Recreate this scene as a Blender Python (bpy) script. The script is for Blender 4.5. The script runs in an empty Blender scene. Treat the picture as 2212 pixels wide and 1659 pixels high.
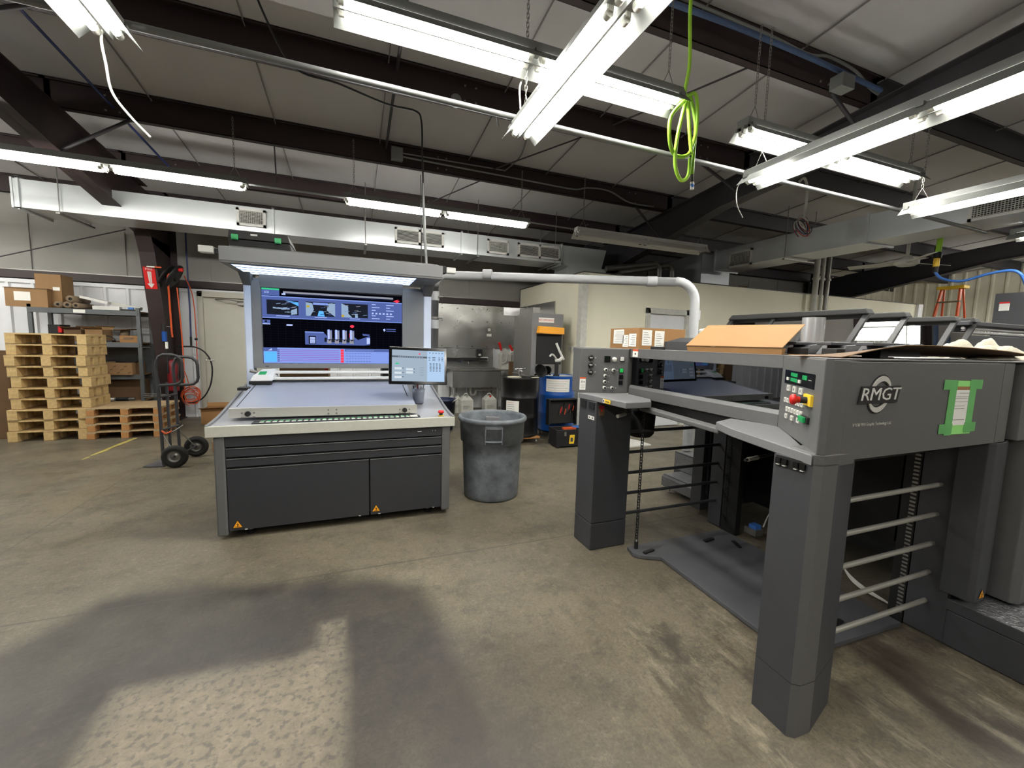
import bpy, math, random
from mathutils import Vector, Matrix, noise
random.seed(7)
PI = math.pi
scene = bpy.context.scene
COL = scene.collection

# ------------------------------------------------------------------ materials
def lin(c):
    c = c / 255.0
    return c / 12.92 if c <= 0.04045 else ((c + 0.055) / 1.055) ** 2.4
def rgb(t, k=1.0): return (lin(t[0]) * k, lin(t[1]) * k, lin(t[2]) * k, 1.0)
MATS = {}
def mat(name, col, rough=0.5, metal=0.0, var=0.08, scale=6.0, bump=0.0, bscale=None, stretch=(1, 1, 1), spec=0.5, emit=0.0, emitcol=None, alpha=1.0, rvar=0.0):
    m = bpy.data.materials.new(name); m.use_nodes = True
    nt = m.node_tree; N = nt.nodes; L = nt.links
    b = N['Principled BSDF']
    b.inputs['Roughness'].default_value = rough
    b.inputs['Metallic'].default_value = metal
    b.inputs['Specular IOR Level'].default_value = spec
    b.inputs['Base Color'].default_value = rgb(col)
    if alpha < 1: b.inputs['Alpha'].default_value = alpha
    if emit > 0:
        b.inputs['Emission Color'].default_value = rgb(emitcol or col)
        b.inputs['Emission Strength'].default_value = emit
    if var > 0 or bump > 0 or rvar > 0:
        tc = N.new('ShaderNodeTexCoord'); mp = N.new('ShaderNodeMapping'); mp.inputs['Scale'].default_value = stretch
        L.new(tc.outputs['Object'], mp.inputs['Vector'])
        nz = N.new('ShaderNodeTexNoise'); nz.inputs['Scale'].default_value = scale; nz.inputs['Detail'].default_value = 5
        L.new(mp.outputs[0], nz.inputs['Vector'])
        if var > 0:
            r = N.new('ShaderNodeMapRange'); r.inputs['From Min'].default_value = 0.3; r.inputs['From Max'].default_value = 0.7
            r.inputs['To Min'].default_value = 1 - var; r.inputs['To Max'].default_value = 1 + var
            L.new(nz.outputs['Fac'], r.inputs['Value'])
            mx = N.new('ShaderNodeMix'); mx.data_type = 'RGBA'; mx.blend_type = 'MULTIPLY'; mx.inputs['Factor'].default_value = 1
            mx.inputs[6].default_value = rgb(col)
            L.new(r.outputs[0], mx.inputs[7]); L.new(mx.outputs[2], b.inputs['Base Color'])
        if rvar > 0:
            r2 = N.new('ShaderNodeMapRange'); r2.inputs['From Min'].default_value = 0.35; r2.inputs['From Max'].default_value = 0.65
            r2.inputs['To Min'].default_value = max(0.02, rough - rvar); r2.inputs['To Max'].default_value = rough + rvar
            L.new(nz.outputs['Fac'], r2.inputs['Value']); L.new(r2.outputs[0], b.inputs['Roughness'])
        if bump > 0:
            nz2 = N.new('ShaderNodeTexNoise'); nz2.inputs['Scale'].default_value = bscale or scale * 4; nz2.inputs['Detail'].default_value = 3
            L.new(mp.outputs[0], nz2.inputs['Vector'])
            bp = N.new('ShaderNodeBump'); bp.inputs['Strength'].default_value = bump; bp.inputs['Distance'].default_value = 0.02
            L.new(nz2.outputs['Fac'], bp.inputs['Height']); L.new(bp.outputs[0], b.inputs['Normal'])
    MATS[name] = m
    return name
def em(name, col, s):
    m = bpy.data.materials.new(name); m.use_nodes = True
    nt = m.node_tree; nt.nodes.clear()
    e = nt.nodes.new('ShaderNodeEmission'); e.inputs[0].default_value = rgb(col); e.inputs[1].default_value = s
    o = nt.nodes.new('ShaderNodeOutputMaterial'); nt.links.new(e.outputs[0], o.inputs[0])
    MATS[name] = m; return name

# ------------------------------------------------------------------ mesh builder
class MB:
    def __init__(s, m='grey'): s.V = []; s.F = []; s.I = []; s.S = []; s.mats = [m]; s.c = 0
    def m(s, name):
        if name not in s.mats: s.mats.append(name)
        s.c = s.mats.index(name); return s
    def add(s, vs, fs, smooth=False):
        o = len(s.V); s.V += [tuple(v) for v in vs]
        for f in fs: s.F.append(tuple(o + i for i in f)); s.I.append(s.c); s.S.append(smooth)
        return s
    def box(s, x0, x1, y0, y1, z0, z1):
        vs = [(x, y, z) for z in (z0, z1) for y in (y0, y1) for x in (x0, x1)]
        return s.add(vs, [(0, 2, 3, 1), (4, 5, 7, 6), (0, 1, 5, 4), (2, 6, 7, 3), (0, 4, 6, 2), (1, 3, 7, 5)])
    def obox(s, M, x0, x1, y0, y1, z0, z1):
        vs = [M @ Vector((x, y, z)) for z in (z0, z1) for y in (y0, y1) for x in (x0, x1)]
        return s.add(vs, [(0, 2, 3, 1), (4, 5, 7, 6), (0, 1, 5, 4), (2, 6, 7, 3), (0, 4, 6, 2), (1, 3, 7, 5)])
    def hexa(s, vs):  # 8 points: bottom 4 ccw, top 4 ccw
        return s.add(vs, [(3, 2, 1, 0), (4, 5, 6, 7), (0, 1, 5, 4), (1, 2, 6, 5), (2, 3, 7, 6), (3, 0, 4, 7)])
    def prism(s, poly, a0, a1, ax='z'):
        def P(p, a):
            if ax == 'z': return (p[0], p[1], a)
            if ax == 'y': return (p[0], a, p[1])
            return (a, p[0], p[1])
        n = len(poly)
        vs = [P(p, a0) for p in poly] + [P(p, a1) for p in poly]
        fs = [tuple(reversed(range(n))), tuple(range(n, 2 * n))] + [(i, (i + 1) % n, n + (i + 1) % n, n + i) for i in range(n)]
        return s.add(vs, fs)
    def quad(s, *p): return s.add(p, [tuple(range(len(p)))])
    def plate(s, pts, th):  # polygon in space with thickness along its normal (backwards)
        pts = [Vector(p) for p in pts]
        nr = (pts[1] - pts[0]).cross(pts[2] - pts[1]).normalized() * th
        n = len(pts); vs = pts + [p - nr for p in pts]
        return s.add(vs, [tuple(range(n)), tuple(reversed(range(n, 2 * n)))] + [(i, n + i, n + (i + 1) % n, (i + 1) % n) for i in range(n)])
    def cyl(s, p0, p1, r0, r1=None, n=16, cap=True):
        p0 = Vector(p0); p1 = Vector(p1); r1 = r0 if r1 is None else r1
        d = (p1 - p0).normalized(); u = d.orthogonal().normalized(); w = d.cross(u)
        vs = [p + (u * math.cos(2 * PI * i / n) + w * math.sin(2 * PI * i / n)) * r for p, r in ((p0, r0), (p1, r1)) for i in range(n)]
        s.add(vs, [(i, (i + 1) % n, n + (i + 1) % n, n + i) for i in range(n)], True)
        if cap:
            s.add(vs[:n], [tuple(reversed(range(n)))]); s.add(vs[n:], [tuple(range(n))])
        return s
    def tube(s, pts, r, n=8, closed=False):
        pts = [Vector(p) for p in pts]; k = len(pts); vs = []
        up = None
        for i, p in enumerate(pts):
            a = pts[i - 1] if (i > 0 or closed) else p; b = pts[(i + 1) % k] if (i < k - 1 or closed) else p
            d = (b - a).normalized()
            if up is None: up = d.orthogonal().normalized()
            up = (up - d * up.dot(d)); up = up.normalized() if up.length > 1e-6 else d.orthogonal().normalized()
            w = d.cross(up)
            vs += [p + (up * math.cos(2 * PI * j / n) + w * math.sin(2 * PI * j / n)) * r for j in range(n)]
        fs = []
        for i in range(k if closed else k - 1):
            i2 = (i + 1) % k
            fs += [(i * n + j, i * n + (j + 1) % n, i2 * n + (j + 1) % n, i2 * n + j) for j in range(n)]
        s.add(vs, fs, True)
        if not closed:
            s.add(vs[:n], [tuple(reversed(range(n)))]); s.add(vs[-n:], [tuple(range(n))])
        return s
    def lathe(s, c, prof, n=32, M=None, smooth=True, a0=0, a1=2 * PI):
        c = Vector(c); M = M or Matrix.Identity(3); full = abs(a1 - a0 - 2 * PI) < 1e-6
        m_ = n if full else n + 1; vs = []
        for r, z in prof:
            for i in range(m_):
                a = a0 + (a1 - a0) * i / n
                vs.append(c + M @ Vector((r * math.cos(a), r * math.sin(a), z)))
        fs = []
        for k in range(len(prof) - 1):
            for i in range(n):
                j = (i + 1) % m_ if full else i + 1
                fs.append((k * m_ + i, k * m_ + j, (k + 1) * m_ + j, (k + 1) * m_ + i))
        return s.add(vs, fs, smooth)
    def torus(s, c, R, r, M=None, n=24, k=8):
        return s.lathe(c, [(R + r * math.cos(2 * PI * j / k), r * math.sin(2 * PI * j / k)) for j in range(k + 1)], n, M)
    def ball(s, c, r, n=16, k=8, sc=(1, 1, 1)):
        c = Vector(c)
        return s.lathe(c, [(r * math.sin(PI * j / k), -r * math.cos(PI * j / k)) for j in range(k + 1)], n, Matrix.Diagonal(sc))
    def text(s, body, M, size, depth=0.0008, align='CENTER', shear=0.0, xs=1.0):
        cu = bpy.data.curves.new('lettering', 'FONT'); cu.body = body; cu.size = size; cu.extrude = depth
        cu.align_x = align; cu.align_y = 'CENTER'; cu.shear = shear; cu.resolution_u = 2
        o = bpy.data.objects.new('lettering', cu); COL.objects.link(o)
        dg = bpy.context.evaluated_depsgraph_get()
        me = bpy.data.meshes.new_from_object(o.evaluated_get(dg))
        s.add([M @ Vector((v.co.x * xs, v.co.y, v.co.z)) for v in me.vertices], [tuple(p.vertices) for p in me.polygons])
        bpy.data.objects.remove(o); bpy.data.curves.remove(cu); bpy.data.meshes.remove(me)
        return s
    def build(s, name, parent=None, bevel=0.0, loc=None, sub=0, label=None):
        base = Vector((0, 0, 0))
        if parent is not None:
            base = Vector(parent['_base']) if '_base' in parent else Vector((0, 0, 0))
        elif loc is not None: base = Vector(loc)
        me = bpy.data.meshes.new(name)
        me.from_pydata([tuple(Vector(v) - base) for v in s.V], [], s.F)
        for x in s.mats: me.materials.append(MATS[x])
        me.polygons.foreach_set('material_index', s.I); me.polygons.foreach_set('use_smooth', s.S)
        me.update(); me.validate()
        o = bpy.data.objects.new(name, me); COL.objects.link(o)
        if parent is not None: o.parent = parent
        else: o.location = base
        o['_base'] = tuple(base)
        if bevel > 0:
            b = o.modifiers.new('bevel', 'BEVEL'); b.width = bevel; b.segments = 2; b.limit_method = 'ANGLE'; b.angle_limit = 0.7
        if sub: 
            b = o.modifiers.new('sub', 'SUBSURF'); b.levels = sub; b.render_levels = sub
        if label: o['label'] = label
        return o
def frame(c, right, up):  # matrix whose x = right, y = up, z = out
    r = Vector(right).normalized(); u = Vector(up).normalized(); n = r.cross(u).normalized(); u = n.cross(r)
    return Matrix(((r.x, u.x, n.x, c[0]), (r.y, u.y, n.y, c[1]), (r.z, u.z, n.z, c[2]), (0, 0, 0, 1)))
def thing(name, label, cat, loc=(0, 0, 0), group=None):
    o = bpy.data.objects.new(name, None); COL.objects.link(o); o.location = loc
    o.empty_display_size = 0.1
    o['_base'] = tuple(loc); o['label'] = label; o['category'] = cat
    if group: o['group'] = group
    return o
def tag(o, label, cat, group=None, kind=None):
    o['label'] = label; o['category'] = cat
    if group: o['group'] = group
    if kind: o['kind'] = kind
    return o
def struct(o): o['kind'] = 'structure'; return o
def dup(root, off, label=None, group=None):
    off = Vector(off)
    r = root.copy(); COL.objects.link(r); r.location = root.location + off
    if label: r['label'] = label
    if group: r['group'] = group
    for ch in list(root.children):
        c = ch.copy(); COL.objects.link(c); c.parent = r
        for g in ch.children:
            d = g.copy(); COL.objects.link(d); d.parent = c
    return r
def arc(c, r, a0, a1, n, u, v):
    c = Vector(c); u = Vector(u); v = Vector(v)
    return [c + u * (r * math.cos(a0 + (a1 - a0) * i / n)) + v * (r * math.sin(a0 + (a1 - a0) * i / n)) for i in range(n + 1)]
def smooth_path(pts, n=6):
    P = [Vector(p) for p in pts]; out = []
    for i in range(len(P) - 1):
        p0 = P[max(i - 1, 0)]; p1 = P[i]; p2 = P[i + 1]; p3 = P[min(i + 2, len(P) - 1)]
        for k in range(n):
            t = k / n
            out.append(0.5 * ((2 * p1) + (p2 - p0) * t + (2 * p0 - 5 * p1 + 4 * p2 - p3) * t * t + (3 * p1 - p0 - 3 * p2 + p3) * t ** 3))
    out.append(P[-1]); return out

# ------------------------------------------------------------------ camera
F_PX = 891.0
cam_d = bpy.data.cameras.new('camera'); cam = bpy.data.objects.new('camera', cam_d); COL.objects.link(cam)
cam_d.sensor_fit = 'HORIZONTAL'; cam_d.sensor_width = 36.0; cam_d.lens = F_PX / 2212 * 36.0
cam_d.clip_start = 0.05; cam_d.clip_end = 100
_p, _r, _y = math.radians(5.82), math.radians(1.53), math.radians(21.0)
_A = Matrix(((math.cos(_r), -math.sin(_r), 0), (math.sin(_r), math.cos(_r), 0), (0, 0, 1)))
_B = Matrix(((1, 0, 0), (0, -math.sin(_p), -math.cos(_p)), (0, math.cos(_p), -math.sin(_p))))
_C = Matrix(((math.cos(_y), -math.sin(_y), 0), (math.sin(_y), math.cos(_y), 0), (0, 0, 1)))
_M = _A @ _B @ _C
cam.matrix_world = Matrix(((_M[0][0], -_M[1][0], -_M[2][0], 0), (_M[0][1], -_M[1][1], -_M[2][1], 0), (_M[0][2], -_M[1][2], -_M[2][2], 1.52), (0, 0, 0, 1)))
scene.camera = cam
scene.view_settings.view_transform = 'Standard'; scene.view_settings.look = 'None'
scene.view_settings.gamma = 1.0; scene.view_settings.use_curve_mapping = False
scene.view_settings.exposure = 0.0
w = bpy.data.worlds.new('world'); scene.world = w; w.use_nodes = True
w.node_tree.nodes['Background'].inputs[0].default_value = (0.6, 0.62, 0.65, 1)
w.node_tree.nodes['Background'].inputs[1].default_value = 0.05

# ------------------------------------------------------------------ palette
mat('press_grey', (92, 92, 92), 0.45, 0.0, 0.04, 30, 0.08, 400)
mat('console_dark', (47, 48, 52), 0.5, 0, 0.04, 20)
mat('press_dark', (60, 61, 65), 0.5, 0.0, 0.05, 20, 0.06, 400)
mat('press_light', (116, 116, 118), 0.42, 0.0, 0.03, 30)
mat('black', (16, 16, 18), 0.6, 0, 0.1)
mat('black_gloss', (8, 8, 10), 0.12, 0, 0)
mat('black_drum', (12, 12, 14), 0.32, 0, 0.1)
mat('rubber', (28, 27, 26), 0.8, 0, 0.15, 20)
mat('interior', (26, 26, 29), 0.6, 0, 0.2, 8)
mat('steel', (200, 200, 200), 0.26, .7, 0.02, 12)
mat('hood_black', (13, 13, 14), 0.65, 0, 0.05)
mat('hood_frame', (34, 35, 37), 0.5, 0, 0.05)
mat('dull_steel', (140, 138, 134), 0.42, 0.7, 0.05, 9)
mat('alu', (205, 205, 200), 0.35, 0.6, 0.04, 40, stretch=(1, 20, 20))
mat('rod', (166, 164, 155), 0.35, 0.3, 0.04)
mat('chrome', (225, 225, 228), 0.1, 1.0, 0)
mat('galv', (205, 210, 211), 0.34, 0.45, 0.03, 2.2, bump=0.12, bscale=1.0, rvar=0.03, stretch=(.5, 1, 1))
mat('galv_dark', (206, 211, 216), 0.42, 0.3, 0.05, 3, bump=0.1, bscale=1.5, rvar=0.03)
mat('stainless', (170, 170, 166), 0.25, 0.8, 0.03, 3, bump=0.10, bscale=1.6, rvar=0.03)
mat('conduit', (128, 130, 129), 0.45, 0.35, 0.05)
mat('pvc', (166, 168, 170), 0.5, 0, 0.05)
mat('beam_red', (46, 34, 35), 0.55, 0, 0.15, 3)
mat('beam_grey', (60, 58, 62), 0.6, 0, 0.12, 2)
mat('seam', (132, 130, 128), .8, 0, 0)
mat('insul', (196, 195, 195), 0.75, 0, 0.05, 2, bump=0.3, bscale=3, stretch=(1, .4, 1))
mat('insul_wall', (146, 144, 139), 0.8, 0, 0.06, 2, bump=0.35, bscale=2.5)
mat('liner', (222, 224, 227), 0.5, 0, 0.05, 3)
mat('liner_far', (224, 220, 203), 0.6, 0, 0.06, 3)
mat('cream', (232, 228, 206), 0.7, 0, 0.03, 1.5)
mat('door_paint', (188, 187, 174), 0.5, 0, 0.03)
mat('white', (206, 206, 202), 0.5, 0, 0.03)
mat('white_dirty', (196, 196, 188), 0.6, 0, 0.10, 12)
mat('reflector', (118, 120, 117), 0.4, 0, 0.02)
mat('tube_off', (205, 208, 206), 0.3, 0, 0)
mat('cardboard', (146, 114, 78), 0.85, 0, 0.07, 6, bump=0.05)
mat('cardboard_dark', (104, 80, 56), 0.88, 0, 0.10, 6)
mat('kraft', (148, 109, 66), 0.8, 0, 0.04, 5)
mat('paper', (228, 228, 222), 0.7, 0, 0.02)
mat('ink', (70, 70, 74), 0.7, 0, 0)
mat('pine', (196, 168, 116), 0.75, 0, 0.14, 5, stretch=(6, 1, 6), bump=0.1)
mat('pine_side', (196, 162, 108), 0.8, 0, 0.16, 5, stretch=(2, 2, 8))
mat('pine_grey', (172, 148, 112), 0.85, 0, 0.16, 5, stretch=(6, 1, 6), bump=0.1)
mat('pine_orange', (178, 128, 78), 0.85, 0, 0.14, 9)
mat('orange', (206, 84, 38), 0.45, 0, 0.05)
mat('red', (205, 30, 30), 0.4, 0, 0.03)
mat('dark_red', (120, 20, 28), 0.4, 0, 0.1)
mat('blue', (22, 78, 158), 0.35, 0, 0.08, 4)
mat('navy', (26, 34, 66), 0.45, 0, 0.1)
mat('hose_blue', (60, 112, 190), 0.45, 0, 0.05)
mat('hose_faded', (62, 84, 120), 0.6, 0, 0.1)
mat('hose_dblue', (44, 56, 110), 0.5, 0, 0.05)
mat('lime', (166, 222, 62), 0.45, 0, 0.05)
mat('green', (24, 150, 84), 0.4, 0, 0.05)
mat('green_btn', (40, 190, 90), 0.35, 0, 0)
mat('tape_yellow', (176, 162, 84), .7, 0, .2, 30)
mat('yellow', (236, 196, 48), 0.5, 0, 0.05)
mat('amber', (245, 168, 30), 0.5, 0, 0.02)
mat('rag', (172, 166, 150), 0.95, 0, 0.12, 9, bump=0.3, bscale=30)
mat('canvas_grey', (98, 103, 108), 0.6, 0, 0.34, 9, bump=0.2)
mat('console_grey', (118, 119, 122), 0.42, 0, 0.02)
mat('console_white', (214, 214, 214), 0.45, 0, 0.02)
mat('console_top', (168, 170, 176), 0.32, 0.25, 0.03)
mat('console_edge', (196, 196, 186), 0.4, 0.25, 0.04, 30)
mat('sheet_board', (150, 156, 172), 0.35, 0.2, 0.03)
mat('tread', (120, 121, 124), 0.38, 0.5, 0.12, 30, bump=0.5, bscale=60)
mat('plate_grey', (84, 85, 89), 0.5, 0.1, 0.10, 5)
mat('shelf_grey', (92, 96, 98), 0.55, 0.1, 0.08)
mat('tape_green', (120, 200, 120), 0.5, 0, 0.06, 12, alpha=0.6)
mat('sleeve_green', (150, 226, 128), 0.4, 0, 0.03)
mat('badge', (215, 214, 208), 0.3, 0.25, 0.0)
mat('wood_grey', (120, 104, 84), 0.85, 0, 0.15)
mat('cool_white', (205, 216, 236), 0.4, 0, 0.02)
em('lamp', (255, 252, 244), 100.0)
em('hood_lamp', (214, 234, 255), 3.4)
em('hood_lamp_gap', (120, 150, 205), .8)
# ================================================================== FLOOR
def sdist(p, poly):
    x, y = p; ins = False; best = 1e9; n = len(poly)
    for i in range(n):
        x1, y1 = poly[i]; x2, y2 = poly[(i + 1) % n]
        if (y1 > y) != (y2 > y) and x < (x2 - x1) * (y - y1) / (y2 - y1) + x1: ins = not ins
        dx, dy = x2 - x1, y2 - y1; t = max(0, min(1, ((x - x1) * dx + (y - y1) * dy) / (dx * dx + dy * dy + 1e-12)))
        best = min(best, math.hypot(x - x1 - t * dx, y - y1 - t * dy))
    return -best if ins else best
def sm(a, b, x):
    t = max(0.0, min(1.0, (x - a) / (b - a))); return t * t * (3 - 2 * t)
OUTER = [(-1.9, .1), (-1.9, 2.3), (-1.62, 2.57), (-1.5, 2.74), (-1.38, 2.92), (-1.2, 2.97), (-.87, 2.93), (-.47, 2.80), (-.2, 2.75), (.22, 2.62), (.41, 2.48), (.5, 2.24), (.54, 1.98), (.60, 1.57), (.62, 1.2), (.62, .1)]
PATCH = [(-.96, .1), (-.965, 1.9), (-.98, 2.12), (-.81, 2.10), (-.28, 2.08), (-.20, 2.11), (-.21, 2.29), (-.045, 2.28), (-.03, 1.2), (-.02, .1)]
PALE = [(-1.03, .1), (-1.03, 1.6), (-1.0, 1.95), (-1.03, 2.42), (-.99, 2.42), (-.95, 2.14), (-.98, 2.12), (-.96, 1.9), (-.95, .1)]
LINEP = [(-.85, 2.09), (-.83, 2.38), (-.72, 2.42)]
def floor_attr(x, y):
    n1 = noise.noise(Vector((x * 1.5, y * 1.5, 0))); n2 = noise.noise(Vector((x * 5, y * 5, 3)))
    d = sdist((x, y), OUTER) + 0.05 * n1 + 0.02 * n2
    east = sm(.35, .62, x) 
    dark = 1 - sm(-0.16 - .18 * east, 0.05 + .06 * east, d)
    dp = sdist((x, y), PATCH)
    pale = 1 - sm(-0.015, 0.02, dp)
    edge = 1 - sm(0, .03, abs(dp + .01))
    low = 1 - sm(.9, 2.05 + .1 * n1, y)
    band = (1 - sm(.015, .045, abs(x + .005 - (y - 1.4) * -.02))) if y < 2.7 else 0.0
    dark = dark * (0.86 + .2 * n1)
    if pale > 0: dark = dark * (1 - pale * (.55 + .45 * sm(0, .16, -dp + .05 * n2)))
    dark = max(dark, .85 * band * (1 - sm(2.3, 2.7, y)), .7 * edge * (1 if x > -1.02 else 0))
    left_arc = 1 - sm(.05, .12, abs(x + 1.12 + .12 * sm(1.5, .8, y)) + .02 * n1)
    dark = max(dark, .8 * left_arc * (1 - sm(1.9, 2.6, y)))
    # worn light strip beside the machine and rust coloured traffic marks in front of the press
    t = math.hypot((x - 2.35) * 1.6, (y - .95)) ; brown = (1 - sm(.15, .75, t)) * sm(-.1, .35, noise.noise(Vector((x * 7, y * 2.2, 9))) + .12)
    t2 = math.hypot((x - 1.95) * 1.3, (y - 1.5) * 1.6); brown = max(brown, .6 * (1 - sm(.1, .5, t2)) * sm(0, .4, n2 + .1))
    b3 = math.hypot(x - .66, (y - 1.55) * .8); brown = max(brown, .5 * (1 - sm(.1, .55, b3)))
    # darker drift towards the near left and along the press
    dark = max(dark, .62 * (1 - sm(.0, .42, math.hypot((x - .42) * .9, (y - 1.35) * .55) + .1 * n1)))
    wear = (sm(.85, 1.5, x) * (1 - sm(2.9, 3.1, x))) * (1 - sm(1.7, 2.3, y + .25 * n1)) * sm(.3, .5, y + .05)
    return (max(0, min(1, dark)), max(0, min(1, pale)), max(0, min(1, brown)), max(0, min(1, wear)))
def axis(lo, f0, f1, hi, cs, fs):
    out = []; x = lo
    while x < f0 - 1e-6: out.append(x); x += cs
    x = f0
    while x < f1 - 1e-6: out.append(x); x += fs
    x = f1
    while x < hi: out.append(x); x += cs
    out.append(hi); return out
XS = axis(-11.5, -2.2, 3.1, 21.7, 1.0, .03); YS = axis(-9, .3, 3.3, 9.2, 1.0, .03)
fv = [(x, y, 0) for y in YS for x in XS]; nx = len(XS)
ff = [(j * nx + i, j * nx + i + 1, (j + 1) * nx + i + 1, (j + 1) * nx + i) for j in range(len(YS) - 1) for i in range(nx - 1)]
me = bpy.data.meshes.new('floor'); me.from_pydata(fv, [], ff)
at = me.attributes.new('stains', 'FLOAT_COLOR', 'POINT')
buf = []
for (x, y, z) in fv:
    a = floor_attr(x, y) if (-2.2 <= x <= 3.1 and .3 <= y <= 3.3) else (0, 0, 0, 0)
    buf += [a[0], a[1], a[2], a[3]]
at.data.foreach_set('color', buf)
m = bpy.data.materials.new('concrete'); m.use_nodes = True; MATS['concrete'] = m
nt = m.node_tree; N = nt.nodes; L = nt.links; b = N['Principled BSDF']
tc = N.new('ShaderNodeTexCoord')
def nz(scale, det=6, rough=.6, off=(0, 0, 0), st=(1, 1, 1)):
    mp = N.new('ShaderNodeMapping'); mp.inputs['Location'].default_value = off; mp.inputs['Scale'].default_value = st
    L.new(tc.outputs['Object'], mp.inputs['Vector'])
    n = N.new('ShaderNodeTexNoise'); n.inputs['Scale'].default_value = scale; n.inputs['Detail'].default_value = det; n.inputs['Roughness'].default_value = rough
    L.new(mp.outputs[0], n.inputs['Vector']); return n.outputs['Fac']
def ramp(v, a, b_, lo=0, hi=1):
    r = N.new('ShaderNodeMapRange'); r.inputs[1].default_value = a; r.inputs[2].default_value = b_; r.inputs[3].default_value = lo; r.inputs[4].default_value = hi
    L.new(v, r.inputs[0]); return r.outputs[0]
def mixc(f, c1, c2, mode='MIX'):
    x = N.new('ShaderNodeMix'); x.data_type = 'RGBA'; x.blend_type = mode
    if isinstance(f, float): x.inputs[0].default_value = f
    else: L.new(f, x.inputs[0])
    for k, c in ((6, c1), (7, c2)):
        if isinstance(c, tuple): x.inputs[k].default_value = c
        else: L.new(c, x.inputs[k])
    return x.outputs[2]
def mul(a, b_):
    x = N.new('ShaderNodeMath'); x.operation = 'MULTIPLY'
    for k, c in ((0, a), (1, b_)):
        if isinstance(c, float): x.inputs[k].default_value = c
        else: L.new(c, x.inputs[k])
    return x.outputs[0]
at_n = N.new('ShaderNodeAttribute'); at_n.attribute_name = 'stains'; at_n.attribute_type = 'GEOMETRY'
sp = N.new('ShaderNodeSeparateColor'); L.new(at_n.outputs['Color'], sp.inputs[0])
c = mixc(ramp(nz(.55, 6, .6), .35, .65), rgb((102, 94, 79)), rgb((126, 117, 98)))
c = mixc(ramp(nz(2.6, 8, .75, (3, 1, 0)), .50, .66, 0, .7), c, rgb((70, 66, 59)))
c = mixc(ramp(nz(11, 7, .75, (0, 7, 0)), .52, .66, 0, .6), c, rgb((78, 75, 69)))
c = mixc(ramp(nz(1.1, 5, .6, (9, 2, 0), (1.0, .35, 1)), .54, .74, 0, .6), c, rgb((126, 120, 105)))
c = mixc(ramp(nz(70, 4, .7, (2, 5, 0)), .45, .7, 0, .45), c, rgb((60, 57, 51)))
c = mixc(ramp(nz(24, 6, .75, (5, 5, 0)), .53, .66, 0, .5), c, rgb((142, 133, 114)))
c = mixc(ramp(nz(.8, 6, .7, (4, 8, 0), (1, 1.6, 1)), .52, .62, 0, .5), c, rgb((84, 78, 68)))
c = mixc(mul(sp.outputs[1], ramp(nz(16, 4, .6), .35, .65, .35, 1)), c, rgb((134, 124, 107)))
c = mixc(mul(sp.outputs[1], ramp(nz(34, 3, .5, (4, 4, 0)), .52, .62, 0, .6)), c, rgb((80, 76, 73)))
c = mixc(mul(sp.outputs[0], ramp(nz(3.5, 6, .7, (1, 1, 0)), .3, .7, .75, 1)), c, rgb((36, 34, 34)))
c = mixc(mul(at_n.outputs['Alpha'], ramp(nz(4.2, 7, .72, (6, 3, 0), (1.2, .55, 1)), .50, .60, 0, .7)), c, rgb((64, 57, 50)))
c = mixc(mul(at_n.outputs['Alpha'], ramp(nz(5.0, 7, .75, (1, 9, 0), (1.3, .4, 1)), .54, .64, 0, .75)), c, rgb((150, 141, 121)))
c = mixc(mul(sp.outputs[2], .85), c, rgb((44, 32, 27)))
c = mixc(ramp(nz(40, 2, .5), .72, .78, 0, .45), c, rgb((60, 56, 52)))
c = mixc(ramp(nz(90, 3, .6, (7, 5, 0)), .35, .7, 0, .22), c, rgb((52, 49, 44)))
# saw-cut joints
sx = N.new('ShaderNodeSeparateXYZ'); L.new(tc.outputs['Object'], sx.inputs[0])
def joint(sock, pos, wd, lo, col, k):
    global c
    a = N.new('ShaderNodeMath'); a.operation = 'SUBTRACT'; L.new(sock, a.inputs[0]); a.inputs[1].default_value = pos
    ab = N.new('ShaderNodeMath'); ab.operation = 'ABSOLUTE'; L.new(a.outputs[0], ab.inputs[0])
    c = mixc(ramp(ab.outputs[0], 0, wd, k, 0), c, rgb(col))
joint(sx.outputs[1], 2.765, .012, 0, (70, 66, 60), .75)
joint(sx.outputs[0], -2.25, .010, 0, (70, 66, 60), .6)
joint(sx.outputs[0], 4.0, .010, 0, (70, 66, 60), .6)
joint(sx.outputs[1], 6.9, .012, 0, (70, 66, 60), .6)
L.new(c, b.inputs['Base Color'])
rr = ramp(nz(2.0, 5, .6), .3, .7, .34, .58); L.new(rr, b.inputs['Roughness']); b.inputs['Specular IOR Level'].default_value = .45
bp = N.new('ShaderNodeBump'); bp.inputs['Strength'].default_value = .12; bp.inputs['Distance'].default_value = .01
L.new(nz(26, 4, .6), bp.inputs['Height']); L.new(bp.outputs[0], b.inputs['Normal'])
me.materials.append(m)
fl = bpy.data.objects.new('floor', me); COL.objects.link(fl); struct(fl)
# peeling strip of yellow line tape
t = MB('tape_yellow')
pts = [(-3.02, 6.42, .03), (-3.0, 6.62, .05), (-3.0, 6.8, .045), (-2.98, 7.05, .05), (-2.95, 7.36, .045)]
vs = []; 
for i, (x, y, wd) in enumerate(pts): vs += [(x - wd / 2, y, .0015), (x + wd / 2 + .01 * (i % 2), y + .01, .0015)]
t.add(vs, [(2 * i, 2 * i + 1, 2 * i + 3, 2 * i + 2) for i in range(4)])
t.add([(-3.03, 6.25, .0015), (-3.01, 6.25, .0015), (-2.99, 6.36, .0015), (-3.02, 6.36, .0015)], [(0, 1, 2, 3)])
tag(t.build('line_tape', loc=(-3, 6.8, 0)), 'torn strip of yellow marking tape stuck to the floor in front of the pallets', 'tape')

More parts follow.
